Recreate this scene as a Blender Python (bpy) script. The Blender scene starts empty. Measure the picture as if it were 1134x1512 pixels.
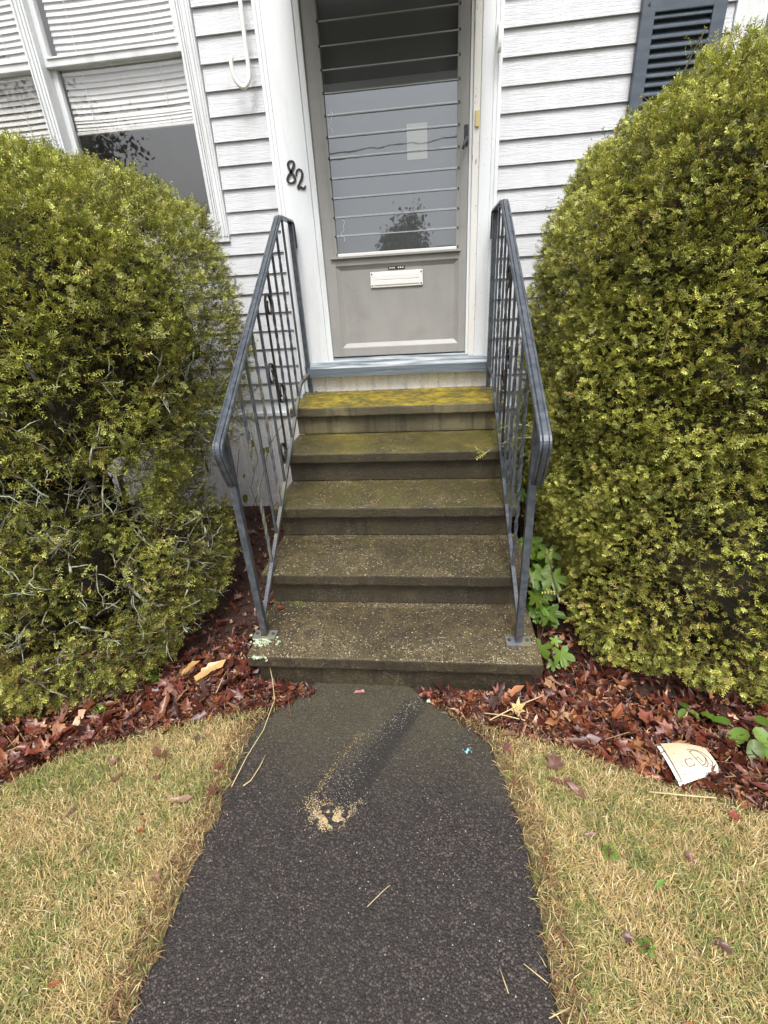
import bpy, bmesh, math, random
import numpy as np
from mathutils import Vector, Matrix, noise as mnoise
random.seed(7)
rng = np.random.default_rng(11)
SC = bpy.context.scene
COL = SC.collection
R = math.radians

# ------------------------------------------------------------------ camera
cam_d = bpy.data.cameras.new("camera")
cam = bpy.data.objects.new("camera", cam_d); COL.objects.link(cam)
_rt = Vector((0.99373, 0.09699, -0.05553)); _up = Vector((0.00705, 0.44144, 0.89726)); _fw = Vector((-0.11154, 0.89203, -0.43799))
_m = Matrix.Identity(4)
for _i in range(3):
    _m[_i][0] = _rt[_i]; _m[_i][1] = _up[_i]; _m[_i][2] = -_fw[_i]
_m.translation = (0.154, -3.2524, 1.5245)
cam.matrix_world = _m
cam_d.sensor_fit = 'VERTICAL'; cam_d.sensor_height = 36.0; cam_d.sensor_width = 27.0
cam_d.lens = 688.586 * 36.0 / 1512.0
cam_d.clip_start = 0.02; cam_d.clip_end = 2000
SC.camera = cam

# ------------------------------------------------------------------ sky, sun, exposure (overcast)
world = bpy.data.worlds.new("World"); SC.world = world; world.use_nodes = True
nt = world.node_tree; nt.nodes.clear()
sky = nt.nodes.new('ShaderNodeTexSky'); sky.sky_type = 'NISHITA'; sky.sun_disc = False
sky.sun_elevation = R(60); sky.sun_rotation = R(176); sky.dust_density = 6.0; sky.air_density = 1.0; sky.ozone_density = 1.0
hs = nt.nodes.new('ShaderNodeHueSaturation'); hs.inputs['Saturation'].default_value = 0.22
bg = nt.nodes.new('ShaderNodeBackground'); bg.inputs['Strength'].default_value = 0.125
wo = nt.nodes.new('ShaderNodeOutputWorld')
nt.links.new(sky.outputs[0], hs.inputs['Color']); nt.links.new(hs.outputs[0], bg.inputs['Color']); nt.links.new(bg.outputs[0], wo.inputs['Surface'])
sun_d = bpy.data.lights.new("sun", 'SUN'); sun_d.energy = 1.5; sun_d.angle = R(20); sun_d.color = (1.0, 0.96, 0.9)
sun = bpy.data.objects.new("sun", sun_d); COL.objects.link(sun)
_el, _az = R(60), R(176)          # azimuth clockwise from +Y: behind the camera
_dir = Vector((math.sin(_az) * math.cos(_el), math.cos(_az) * math.cos(_el), math.sin(_el)))
sun.rotation_euler = (-_dir).to_track_quat('-Z', 'Y').to_euler()
sun.location = _dir * 30
SC.view_settings.view_transform = 'Standard'; SC.view_settings.look = 'None'
SC.view_settings.exposure = 0.92; SC.view_settings.gamma = 1.0; SC.view_settings.use_curve_mapping = False

# ------------------------------------------------------------------ material helpers
class NT:
    def __init__(s, name):
        s.m = bpy.data.materials.new(name); s.m.use_nodes = True
        s.t = s.m.node_tree; s.t.nodes.clear()
        s.out = s.n('ShaderNodeOutputMaterial')
        s.p = s.n('ShaderNodeBsdfPrincipled')
        s.l(s.p.outputs[0], s.out.inputs['Surface'])
        s._pos = None
    def n(s, t, **kw):
        x = s.t.nodes.new(t)
        for k, v in kw.items(): setattr(x, k, v)
        return x
    def l(s, a, b): s.t.links.new(a, b)
    def set(s, inp, v):
        if isinstance(v, bpy.types.NodeSocket): s.l(v, inp)
        elif isinstance(v, (tuple, list)) and len(v) == 3 and inp.type == 'RGBA': inp.default_value = (*v, 1)
        else: inp.default_value = v
    def pos(s):
        if s._pos is None: s._pos = s.n('ShaderNodeNewGeometry')
        return s._pos.outputs['Position']
    def nrm(s):
        s.pos(); return s._pos.outputs['Normal']
    def xyz(s, v):
        x = s.n('ShaderNodeSeparateXYZ'); s.l(v, x.inputs[0]); return x.outputs
    def obj(s): return s.n('ShaderNodeTexCoord').outputs['Object']
    def map(s, v, scale=(1, 1, 1), loc=(0, 0, 0)):
        x = s.n('ShaderNodeMapping'); s.l(v, x.inputs[0]); x.inputs['Scale'].default_value = scale; x.inputs['Location'].default_value = loc
        return x.outputs[0]
    def noise(s, v, scale, detail=3, rough=.55, dist=0):
        x = s.n('ShaderNodeTexNoise'); s.l(v, x.inputs['Vector'])
        x.inputs['Scale'].default_value = scale; x.inputs['Detail'].default_value = detail; x.inputs['Roughness'].default_value = rough; x.inputs['Distortion'].default_value = dist
        return x.outputs[0]
    def voro(s, v, scale, feature='F1'):
        x = s.n('ShaderNodeTexVoronoi', feature=feature); s.l(v, x.inputs['Vector']); x.inputs['Scale'].default_value = scale
        return x.outputs
    def ramp(s, v, a, b, lo=0.0, hi=1.0):
        x = s.n('ShaderNodeMapRange'); s.set(x.inputs['Value'], v)
        x.inputs['From Min'].default_value = a; x.inputs['From Max'].default_value = b; x.inputs['To Min'].default_value = lo; x.inputs['To Max'].default_value = hi
        x.clamp = True
        return x.outputs[0]
    def math(s, op, a, b=0.0):
        x = s.n('ShaderNodeMath', operation=op); s.set(x.inputs[0], a); s.set(x.inputs[1], b); return x.outputs[0]
    def mix(s, f, a, b, mode='MIX'):
        x = s.n('ShaderNodeMix', data_type='RGBA', blend_type=mode)
        s.set(x.inputs[0], f); s.set(x.inputs[6], a); s.set(x.inputs[7], b); return x.outputs[2]
    def bump(s, h, strength=.3, dist=.01):
        x = s.n('ShaderNodeBump'); s.set(x.inputs['Height'], h); x.inputs['Strength'].default_value = strength; x.inputs['Distance'].default_value = dist
        s.l(x.outputs[0], s.p.inputs['Normal'])
    def col(s, v): s.set(s.p.inputs['Base Color'], v)
    def rough(s, v): s.set(s.p.inputs['Roughness'], v)
    def attr(s, name):
        x = s.n('ShaderNodeAttribute', attribute_name=name); return x.outputs['Color']
    def objrand(s): return s.n('ShaderNodeObjectInfo').outputs['Random']

M = {}
def mk(name, fn):
    x = NT(name); fn(x); M[name] = x.m; return x.m

def f_siding(x):
    p = x.map(x.pos(), (5, 5, 110)); g = x.noise(p, 1.0, 3, .6, 2.2)
    st = x.noise(x.map(x.pos(), (9, 9, 1.2)), 1.0, 4)
    rnd = x.objrand()
    c = x.mix(x.ramp(st, .45, .75), (.555, .570, .605), (.485, .498, .525))
    c = x.mix(x.ramp(rnd, 0, 1, 0, .25), c, (.52, .522, .555))
    z = x.xyz(x.pos())[2]
    n2 = x.noise(x.pos(), 5.0, 4)
    gr = x.math('MULTIPLY', x.ramp(z, .95, .72), x.ramp(n2, .4, .62))          # algae near the skirt
    c = x.mix(x.math('MULTIPLY', gr, .75), c, (.33, .33, .2))
    sp = x.ramp(x.noise(x.pos(), 120, 2), .72, .78)
    c = x.mix(x.math('MULTIPLY', sp, .35), c, (.4, .38, .35))
    c = x.mix(x.ramp(g, .5, .66, 0, .35), c, (.43, .43, .46)); x.col(c); x.rough(.45); x.bump(g, .6, .006)
mk('siding', f_siding)

def f_white(x):
    n1 = x.noise(x.map(x.pos(), (14, 14, 2.5)), 1.0, 5); n2 = x.noise(x.pos(), 60, 3)
    c = x.mix(x.ramp(n1, .5, .75), (.72, .75, .78), (.62, .64, .66))
    c = x.mix(x.math('MULTIPLY', x.ramp(n2, .66, .72), .5), c, (.45, .43, .38))
    x.col(c); x.rough(.4); x.bump(n2, .08, .002)
mk('white_trim', f_white)
def f_peel(x):
    v = x.map(x.pos(), (70, 70, 22)); n1 = x.noise(v, 1.0, 5, .65)
    n0 = x.noise(x.map(x.pos(), (3, 3, 3)), 1.0, 2)
    m = x.math('MULTIPLY', x.ramp(n1, .62, .66), x.ramp(n0, .40, .5))
    x.col(x.mix(m, (.74, .73, .70), (.22, .18, .14))); x.rough(.55); x.bump(x.math('SUBTRACT', 1.0, m), .5, .003)
mk('peeling_white', f_peel)
def f_wtrim(x):
    n1 = x.noise(x.map(x.pos(), (14, 14, 2.5)), 1.0, 5); n2 = x.noise(x.pos(), 70, 3)
    c = x.mix(x.ramp(n1, .45, .7), (.66, .68, .70), (.55, .565, .575))
    c = x.mix(x.math('MULTIPLY', x.ramp(n2, .64, .70), .5), c, (.33, .31, .28))
    x.col(c); x.rough(.4); x.bump(n2, .08, .002)
mk('window_trim', f_wtrim)
def f_skirt(x):
    v = x.map(x.pos(), (1, 1, 1)); o = x.voro(x.map(x.pos(), (110, 0, 85)), 1.0)
    dots = x.ramp(o['Distance'], .38, .26)
    n1 = x.noise(x.map(x.pos(), (20, 20, 2)), 1.0, 4)
    z = x.xyz(x.pos())[2]
    c = x.mix(x.ramp(n1, .4, .75), (.86, .85, .86), (.76, .75, .74))
    c = x.mix(x.math('MULTIPLY', dots, .45), c, (.42, .41, .40))
    spl = x.math('MULTIPLY', x.ramp(z, .35, .0), x.ramp(x.noise(x.pos(), 25, 5), .35, .7))
    c = x.mix(x.math('MULTIPLY', spl, .7), c, (.36, .31, .24))
    x.col(c); x.rough(.45); x.bump(x.math('SUBTRACT', 1.0, dots), .4, .003)
mk('skirt', f_skirt)
def f_door(x):
    n1 = x.noise(x.map(x.pos(), (9, 9, 4)), 1.0, 5); n2 = x.noise(x.pos(), 220, 2); n3 = x.noise(x.pos(), 7, 4)
    c = x.mix(x.ramp(n1, .4, .75), (.305, .30, .29), (.255, .25, .242))
    c = x.mix(x.ramp(n2, .4, .7, 0, .5), c, (.36, .355, .34))
    c = x.mix(x.ramp(n3, .55, .75, 0, .35), c, (.2, .195, .18))
    x.col(c); x.rough(.42); x.bump(n2, .15, .002)
mk('door_grey', f_door)
def f_clip(x): x.col((.03, .03, .032)); x.rough(.5)
mk('dark_clip', f_clip)
def f_sill(x):
    n1 = x.noise(x.map(x.pos(), (2.5, 30, 60)), 1.0, 5, .65, .6)
    z = x.xyz(x.nrm())[2]
    worn = x.math('MULTIPLY', x.ramp(n1, .40, .62), x.ramp(z, .3, .9, .25, 1))
    c = x.mix(worn, (.085, .115, .15), (.44, .47, .48))
    cr = x.ramp(x.noise(x.map(x.pos(), (3, 60, 90)), 1.0, 3), .70, .74)
    x.col(x.mix(cr, c, (.05, .045, .045))); x.rough(.5); x.bump(n1, .35, .004)
mk('sill_paint', f_sill)
def f_iron(x):
    n1 = x.noise(x.pos(), 35, 5, .6); n2 = x.noise(x.map(x.pos(), (60, 8, 8)), 1.0, 4)
    c = x.mix(x.ramp(n1, .4, .7), (.055, .066, .084), (.115, .128, .145))
    c = x.mix(x.ramp(n2, .62, .72, 0, .6), c, (.035, .037, .042))
    z = x.xyz(x.pos())[2]
    rust = x.math('MULTIPLY', x.ramp(z, .42, .18), x.ramp(x.noise(x.pos(), 50, 4), .45, .6))
    c = x.mix(x.math('MULTIPLY', rust, .8), c, (.075, .038, .024))
    x.col(c); x.rough(x.ramp(n1, .3, .7, .26, .48)); x.p.inputs['Metallic'].default_value = .25; x.bump(n1, .12, .002)
mk('iron', f_iron)
def f_iron_moss(x):
    n1 = x.noise(x.pos(), 35, 5, .6); z = x.xyz(x.pos())[2]
    c = x.mix(x.ramp(n1, .4, .7), (.085, .10, .125), (.14, .15, .165))
    g = x.ramp(x.noise(x.pos(), 18, 4), .42, .62)
    x.col(x.mix(x.math('MULTIPLY', g, .75), c, (.17, .16, .09))); x.rough(.5); x.bump(n1, .15, .002)
mk('iron_moss', f_iron_moss)
def f_black(x): x.col((.016, .016, .017)); x.rough(.42)
mk('black_paint', f_black)
def f_whitemetal(x):
    n2 = x.noise(x.pos(), 90, 4); m = x.ramp(n2, .66, .71)
    x.col(x.mix(x.math('MULTIPLY', m, .6), (.80, .80, .78), (.3, .27, .22))); x.rough(.35)
mk('white_metal', f_whitemetal)
def f_yellow(x): x.col((.62, .50, .22)); x.rough(.5)
mk('yellowed_plastic', f_yellow)
def f_shut(x):
    n1 = x.noise(x.map(x.pos(), (10, 10, 40)), 1.0, 4)
    c = x.mix(x.ramp(n1, .4, .7), (.050, .066, .090), (.075, .095, .122))
    x.col(c); x.rough(.5); x.bump(n1, .2, .003)
mk('shutter_blue', f_shut)
def f_blind(x):
    n1 = x.noise(x.pos(), 8, 3)
    x.col(x.mix(x.ramp(n1, .4, .7), (.70, .70, .69), (.64, .63, .60))); x.rough(.45)
    x.p.inputs['Subsurface Weight'].default_value = 0
mk('blind', f_blind)
def f_paper(x):
    x.col((.62, .64, .58)); x.rough(.8)
mk('notice_paper', f_paper)
def f_int(x): x.col((.20, .19, .18)); x.rough(.9)
mk('interior', f_int)
def f_idoor(x): x.col((.10, .105, .11)); x.rough(.6)
mk('inner_door', f_idoor)
def glass(name, f0, tint=(1, 1, 1), dirt=0.0):
    x = NT(name); x.t.nodes.remove(x.p)
    lw = x.n('ShaderNodeLayerWeight'); lw.inputs['Blend'].default_value = .5
    fr = x.math('ADD', f0, x.math('MULTIPLY', 1 - f0, x.math('POWER', lw.outputs['Facing'], 5.0)))
    gl = x.n('ShaderNodeBsdfGlossy'); gl.inputs['Roughness'].default_value = .015; gl.inputs['Color'].default_value = (*tint, 1)
    tr = x.n('ShaderNodeBsdfTransparent'); tr.inputs['Color'].default_value = (.98, .98, .98, 1)
    mx = x.n('ShaderNodeMixShader'); x.l(fr, mx.inputs[0]); x.l(tr.outputs[0], mx.inputs[1]); x.l(gl.outputs[0], mx.inputs[2])
    d = x.n('ShaderNodeBsdfDiffuse'); d.inputs['Color'].default_value = (.55, .55, .55, 1)
    m2 = x.n('ShaderNodeMixShader')
    n1 = x.noise(x.map(x.pos(), (30, 30, 12)), 1.0, 5)
    bp = x.n('ShaderNodeBump'); bp.inputs['Strength'].default_value = .022; bp.inputs['Distance'].default_value = .01; x.l(x.noise(x.pos(), 7, 2), bp.inputs['Height']); x.l(bp.outputs[0], gl.inputs['Normal'])
    x.l(x.ramp(n1, .35, .75, dirt * .4, dirt * 1.6), m2.inputs[0]); x.l(mx.outputs[0], m2.inputs[1]); x.l(d.outputs[0], m2.inputs[2])
    x.l(m2.outputs[0], x.out.inputs['Surface']); M[name] = x.m
glass('door_glass', .17, (.9, .95, 1), .03)
glass('window_glass', .16, (1, 1, 1), .02)
def f_gedge(x): x.col((.42, .45, .46)); x.rough(.25)
mk('glass_edge', f_gedge)

def f_conc(x):
    P = x.pos(); N = x.xyz(x.nrm())[2]; X, Y, Z = x.xyz(P)
    n1 = x.noise(P, 3.2, 5, .6); n2 = x.noise(P, 22, 5, .65); n3 = x.noise(P, 90, 4, .7)
    top = x.ramp(N, .4, .8)
    c = x.mix(x.ramp(n1, .35, .7), (.050, .037, .020), (.125, .095, .050))
    c = x.mix(x.ramp(n2, .42, .60, 0, .85), c, (.026, .021, .013))
    # pale exposed grains, thickest on the worn front edges
    va = x.voro(P, 125); vb = x.voro(P, 270); bigm = x.math('GREATER_THAN', x.xyz(va['Color'])[2], .5)
    v = {'Color': x.mix(bigm, vb['Color'], va['Color']), 'Distance': x.math('ADD', x.math('MULTIPLY', va['Distance'], bigm), x.math('MULTIPLY', vb['Distance'], x.math('SUBTRACT', 1.0, bigm)))}; cellr = x.xyz(v['Color'])[0]
    wy = x.math('FRACT', x.math('MULTIPLY', x.math('ADD', Y, 1.851 + 3.37), 1 / .337))
    worn = x.math('MULTIPLY', x.ramp(wy, .62, .02), x.ramp(Z, .8, .3, .25, 1.0))
    clump = x.ramp(x.noise(P, 11, 5, .7), .38, .66)
    thr = x.math('SUBTRACT', .90, x.math('MULTIPLY', x.math('MULTIPLY', x.ramp(worn, 0, 1, .25, 1), clump), .72))
    gm = x.math('MULTIPLY', x.math('GREATER_THAN', cellr, thr), x.ramp(v['Distance'], .55, .35))
    gm = x.math('MULTIPLY', gm, x.ramp(top, 0, 1, .22, 1))
    c = x.mix(x.math('MULTIPLY', gm, .8), c, x.mix(x.xyz(v['Color'])[1], (.20, .155, .08), (.62, .53, .34)))
    c = x.mix(x.math('MULTIPLY', x.ramp(n3, .50, .66), x.math('MULTIPLY', worn, clump)), c, (.34, .28, .16))
    scuff = x.math('MULTIPLY', x.ramp(x.noise(x.map(P, (1, 1, 2.2)), 38, 5, .7, 1.2), .60, .68), x.ramp(n1, .42, .6))
    c = x.mix(x.math('MULTIPLY', scuff, x.ramp(top, 0, 1, .45, .3)), c, (.40, .36, .26))
    # algae: yellow on the top landing, fading down the flight
    ay = x.ramp(Z, .36, .80)
    yl = x.math('MULTIPLY', x.math('MULTIPLY', ay, ay), x.ramp(x.math('ADD', x.math('MULTIPLY', n2, .5), x.math('MULTIPLY', n1, .6)), .40, .62))
    yl = x.math('MULTIPLY', yl, top)
    c = x.mix(yl, c, x.mix(x.ramp(n2, .35, .7), (.27, .215, .012), (.11, .10, .016)))
    top5 = x.math('MULTIPLY', x.math('MULTIPLY', x.ramp(Z, .865, .874), top), x.ramp(x.math('ADD', x.math('MULTIPLY', n3, .5), x.math('MULTIPLY', n2, .5)), .62, .46, .45, .97))
    c = x.mix(top5, c, x.mix(x.ramp(n2, .35, .65), (.50, .36, .008), (.22, .17, .014)))
    # green film
    gn = x.math('MULTIPLY', x.ramp(x.noise(P, 9, 5), .40, .60), x.ramp(Z, .25, .55, .08, .75))
    c = x.mix(gn, c, (.072, .068, .017))
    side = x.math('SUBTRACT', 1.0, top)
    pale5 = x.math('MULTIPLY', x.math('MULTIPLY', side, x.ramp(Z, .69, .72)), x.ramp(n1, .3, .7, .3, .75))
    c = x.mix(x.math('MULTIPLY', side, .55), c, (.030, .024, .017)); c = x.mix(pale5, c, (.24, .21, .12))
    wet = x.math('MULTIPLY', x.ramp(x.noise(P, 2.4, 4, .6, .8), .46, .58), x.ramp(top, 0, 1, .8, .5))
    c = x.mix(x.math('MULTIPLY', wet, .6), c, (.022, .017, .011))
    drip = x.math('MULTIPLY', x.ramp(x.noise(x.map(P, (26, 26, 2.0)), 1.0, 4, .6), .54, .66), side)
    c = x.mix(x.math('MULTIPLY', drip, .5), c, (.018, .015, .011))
    x.col(c); x.rough(x.ramp(n2, .3, .7, .34, .7))
    x.bump(x.math('ADD', x.math('MULTIPLY', n3, 1.0), x.math('MULTIPLY', gm, .5)), .8, .006)
mk('concrete', f_conc)

def f_asph(x):
    P = x.pos(); X, Y, Z = x.xyz(P)
    nz = x.noise(P, 500, 2); n1 = x.noise(P, 4, 4); n2 = x.noise(P, 18, 4); n3 = x.noise(P, 45, 4, .6)
    v = x.voro(P, 165); v2 = x.voro(P, 340); cr = x.xyz(v['Color']); cs = x.xyz(v2['Color'])
    big = x.math('GREATER_THAN', cr[2], .52)                       # mixed stone sizes: some coarse stones among fine ones
    rnd = x.mix(big, v2['Color'], v['Color']); rr = x.xyz(rnd)
    dist = x.math('ADD', x.math('MULTIPLY', v['Distance'], big), x.math('MULTIPLY', v2['Distance'], x.math('SUBTRACT', 1.0, big)))
    c = x.mix(x.math('POWER', rr[0], 1.6), (.015, .0122, .0115), (.122, .094, .088))
    c = x.mix(x.ramp(dist, .30, .70, 0, .9), c, (.008, .007, .0065))
    c = x.mix(x.math('GREATER_THAN', cs[1], .998), c, (.42, .38, .33))
    c = x.mix(x.ramp(n1, .40, .68, 0, .45), c, (.026, .022, .021))
    ms = x.math('MULTIPLY', x.ramp(x.math('ADD', Y, x.math('MULTIPLY', n1, .5)), -2.08, -1.70), x.ramp(n2, .25, .6, .5, 1))
    c = x.mix(x.math('MULTIPLY', ms, .62), c, (.082, .074, .040))
    dust = x.math('MULTIPLY', x.ramp(n3, .55, .75), x.ramp(n1, .5, .65))
    c = x.mix(x.math('MULTIPLY', dust, .35), c, (.14, .11, .085))
        # dark washed streak running down from the step
    lx, ly = -.165, -2.33; ux, uy = .478, .878
    dx = x.math('SUBTRACT', X, lx); dy = x.math('SUBTRACT', Y, ly)
    tt = x.math('ADD', x.math('MULTIPLY', dx, ux), x.math('MULTIPLY', dy, uy)); pp = x.math('ABSOLUTE', x.math('SUBTRACT', x.math('MULTIPLY', dx, uy), x.math('MULTIPLY', dy, ux)))
    st = x.math('MULTIPLY', x.ramp(x.math('ADD', pp, x.math('MULTIPLY', n3, .03)), .075, .045), x.math('MULTIPLY', x.ramp(tt, -.03, .03), x.ramp(tt, .52, .46)))
    c = x.mix(x.math('MULTIPLY', st, .7), c, (.014, .0125, .0125))
    x.col(c); x.rough(x.ramp(rr[1], 0, 1, .58, .9))
    h = x.math('ADD', x.math('MULTIPLY', x.ramp(dist, .0, .7, 1, 0), .5), x.math('ADD', x.math('MULTIPLY', rr[2], .7), x.math('MULTIPLY', nz, .3)))
    x.bump(h, .9, .0045)
mk('asphalt', f_asph)
def f_road(x):
    n = x.noise(x.pos(), 60, 4); x.col(x.mix(n, (.035, .034, .034), (.06, .058, .056))); x.rough(.8)
mk('road', f_road)
def f_ground(x):
    P = x.pos(); n1 = x.noise(P, 3, 4); n2 = x.noise(P, 60, 5, .7); X, Y, Z = x.xyz(P)
    thatch = x.mix(x.ramp(n2, .35, .65), (.10, .07, .035), (.24, .18, .085))
    green = x.mix(x.ramp(n2, .35, .65), (.06, .075, .02), (.17, .18, .06))
    lawn = x.mix(x.ramp(n1, .42, .66), thatch, green)
    soil = x.mix(x.ramp(n2, .35, .65), (.022, .012, .008), (.075, .032, .02))
    bed = x.ramp(x.math('ADD', Y, x.math('MULTIPLY', n1, .25)), -2.0, -1.9)
    x.col(x.mix(bed, lawn, soil)); x.rough(.9); x.bump(n2, .8, .02)
mk('soil', f_ground)

def attr_mat(name, rough=.5, spec=.4, trans=0.25, bumpy=False):
    x = NT(name); a = x.attr('Col'); x.col(a); x.rough(rough); x.p.inputs['Specular IOR Level'].default_value = spec
    if trans:
        t = x.n('ShaderNodeBsdfTranslucent'); x.l(a, t.inputs['Color'])
        mx = x.n('ShaderNodeMixShader'); mx.inputs[0].default_value = trans
        x.l(x.p.outputs[0], mx.inputs[1]); x.l(t.outputs[0], mx.inputs[2]); x.l(mx.outputs[0], x.out.inputs['Surface'])
    M[name] = x.m
attr_mat('yew', .42, .45, .25)
attr_mat('grass', .6, .3, .2)
attr_mat('dead_leaf', .36, .5, .08)
attr_mat('green_leaf', .42, .45, .3)
attr_mat('grit', .7, .3, 0)
attr_mat('litter_paper', .8, .2, 0.1)
def f_bark(x):
    n1 = x.noise(x.pos(), 40, 5, .65); n2 = x.noise(x.pos(), 9, 4)
    c = x.mix(x.ramp(n1, .4, .65), (.05, .035, .025), (.12, .09, .065))
    x.col(x.mix(x.ramp(n2, .45, .6), c, (.30, .32, .24))); x.rough(.85); x.bump(n1, .5, .006)
mk('bark', f_bark)
def f_lichen(x):
    n1 = x.noise(x.pos(), 90, 4, .65); n2 = x.noise(x.pos(), 16, 4)
    c = x.mix(x.ramp(n1, .38, .62), (.20, .22, .14), (.46, .49, .37))
    x.col(x.mix(x.ramp(n2, .46, .60), c, (.10, .075, .05))); x.rough(.9); x.bump(n1, .8, .006)
mk('lichen_bark', f_lichen)
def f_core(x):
    n1 = x.noise(x.pos(), 45, 4, .7); x.col(x.mix(n1, (.012, .010, .006), (.045, .036, .018))); x.rough(.95); x.bump(n1, 1.0, .03)  # near-black colour stands in for shade between the sprays
mk('gap_shade', f_core)
def f_straw(x): x.col(x.mix(x.noise(x.pos(), 30, 3), (.42, .32, .16), (.62, .5, .28))); x.rough(.6)
mk('straw', f_straw)
def f_stem(x): x.col((.14, .075, .04)); x.rough(.6)
mk('stem', f_stem)
def f_awn(x): x.col((.10, .105, .11)); x.rough(.6)
mk('awning', f_awn)
def f_moss(x):
    n = x.noise(x.pos(), 130, 3); x.col(x.mix(x.ramp(n, .4, .6), (.13, .17, .05), (.50, .54, .46))); x.rough(.95)
mk('lichen', f_moss)
def f_roof(x): x.col((.10, .07, .06)); x.rough(.9)
mk('roof', f_roof)
def f_wire(x): x.col((.01, .01, .01)); x.rough(.7)
mk('wire', f_wire)
def f_wood(x): x.col((.14, .10, .07)); x.rough(.9)
mk('pole_wood', f_wood)

# ------------------------------------------------------------------ mesh helpers
BASE = {}
def wloc(o):
    return Vector(BASE.get(o.name, (0, 0, 0)))
def link(o, parent=None):
    COL.objects.link(o)
    if parent is not None:
        o.parent = parent; BASE[o.name] = BASE.get(parent.name, (0, 0, 0))
    return o
def thing(name, label, cat, loc=(0, 0, 0), group=None):
    o = bpy.data.objects.new(name, None); COL.objects.link(o); o.location = loc; o.empty_display_size = .1
    BASE[o.name] = tuple(loc)
    o['label'] = label; o['category'] = cat
    if group: o['group'] = group
    return o
def tag(o, label, cat, group=None, kind=None):
    o['label'] = label; o['category'] = cat
    if group: o['group'] = group
    if kind: o['kind'] = kind
    return o
class MB:
    def __init__(s): s.v = []; s.f = []
    def add(s, vs, fs):
        b = len(s.v); s.v += [tuple(v) for v in vs]; s.f += [tuple(b + i for i in f) for f in fs]
    def box(s, x0, x1, y0, y1, z0, z1, bev=0.0):
        if bev <= 0:
            s.add([(x0, y0, z0), (x1, y0, z0), (x1, y1, z0), (x0, y1, z0), (x0, y0, z1), (x1, y0, z1), (x1, y1, z1), (x0, y1, z1)],
                  [(0, 3, 2, 1), (4, 5, 6, 7), (0, 1, 5, 4), (1, 2, 6, 5), (2, 3, 7, 6), (3, 0, 4, 7)]); return
        bm = bmesh.new(); bmesh.ops.create_cube(bm, size=1)
        for v in bm.verts: v.co = Vector(((x0 + x1) / 2 + v.co.x * (x1 - x0), (y0 + y1) / 2 + v.co.y * (y1 - y0), (z0 + z1) / 2 + v.co.z * (z1 - z0)))
        bmesh.ops.bevel(bm, geom=bm.edges[:], offset=bev, segments=2, affect='EDGES', profile=.6)
        bm.verts.index_update(); s.add([v.co[:] for v in bm.verts], [[v.index for v in f.verts] for f in bm.faces]); bm.free()
    def extrude_x(s, prof, x0, x1):            # prof: (y,z) loop, counter-clockwise seen from +x
        n = len(prof)
        s.add([(x0, y, z) for y, z in prof] + [(x1, y, z) for y, z in prof],
              [(i, (i + 1) % n, n + (i + 1) % n, n + i) for i in range(n)] + [tuple(range(n))[::-1], tuple(range(n, 2 * n))])
    def tube(s, pts, rad, n=6, cap=True, twist=0.0, ref=None, phase=0.0):
        pts = [Vector(p) for p in pts]; m = len(pts)
        rads = rad if isinstance(rad, (list, tuple)) else [rad] * m
        t0 = (pts[1] - pts[0]).normalized()
        a = Vector(ref) if ref is not None else (Vector((0, 0, 1)) if abs(t0.z) < .9 else Vector((1, 0, 0)))
        u = (a - t0 * a.dot(t0)).normalized(); vs = []; tp = t0
        for i, p in enumerate(pts):
            t = (pts[min(i + 1, m - 1)] - pts[max(i - 1, 0)]).normalized()
            q = tp.rotation_difference(t); u = (q @ u); u = (u - t * u.dot(t)).normalized(); tp = t; w = t.cross(u)
            for k in range(n):
                an = 2 * math.pi * k / n + phase + twist * i
                vs.append(p + (u * math.cos(an) + w * math.sin(an)) * rads[i])
        fs = []
        for i in range(m - 1):
            for k in range(n):
                fs.append((i * n + k, i * n + (k + 1) % n, (i + 1) * n + (k + 1) % n, (i + 1) * n + k))
        if cap: fs += [tuple(range(n))[::-1], tuple((m - 1) * n + k for k in range(n))]
        s.add(vs, fs)
    def sweep(s, path, prof, side):            # constant side vector, profile (u along side, v along path normal)
        path = [Vector(p) for p in path]; m = len(path); n = len(prof); side = Vector(side); vs = []
        for i, p in enumerate(path):
            t = (path[min(i + 1, m - 1)] - path[max(i - 1, 0)]).normalized(); nn = side.cross(t).normalized()
            vs += [p + side * u + nn * v for u, v in prof]
        fs = [(i * n + k, i * n + (k + 1) % n, (i + 1) * n + (k + 1) % n, (i + 1) * n + k) for i in range(m - 1) for k in range(n)]
        fs += [tuple(range(n))[::-1], tuple((m - 1) * n + k for k in range(n))]
        s.add(vs, fs)
    def build(s, name, mat, parent=None, smooth=False):
        me = bpy.data.meshes.new(name)
        off = Vector(BASE.get(parent.name, (0, 0, 0))) if parent is not None else Vector((0, 0, 0))
        me.from_pydata([tuple(Vector(v) - off) for v in s.v], [], s.f)
        bm = bmesh.new(); bm.from_mesh(me); bmesh.ops.recalc_face_normals(bm, faces=bm.faces[:]); bm.to_mesh(me); bm.free()
        me.materials.append(M[mat])
        if smooth:
            me.polygons.foreach_set('use_smooth', [True] * len(me.polygons))
        o = bpy.data.objects.new(name, me); link(o, parent); return o
def box(name, mat, parent, *a, bev=0.0):
    m = MB(); m.box(*a, bev=bev); return m.build(name, mat, parent)
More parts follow.
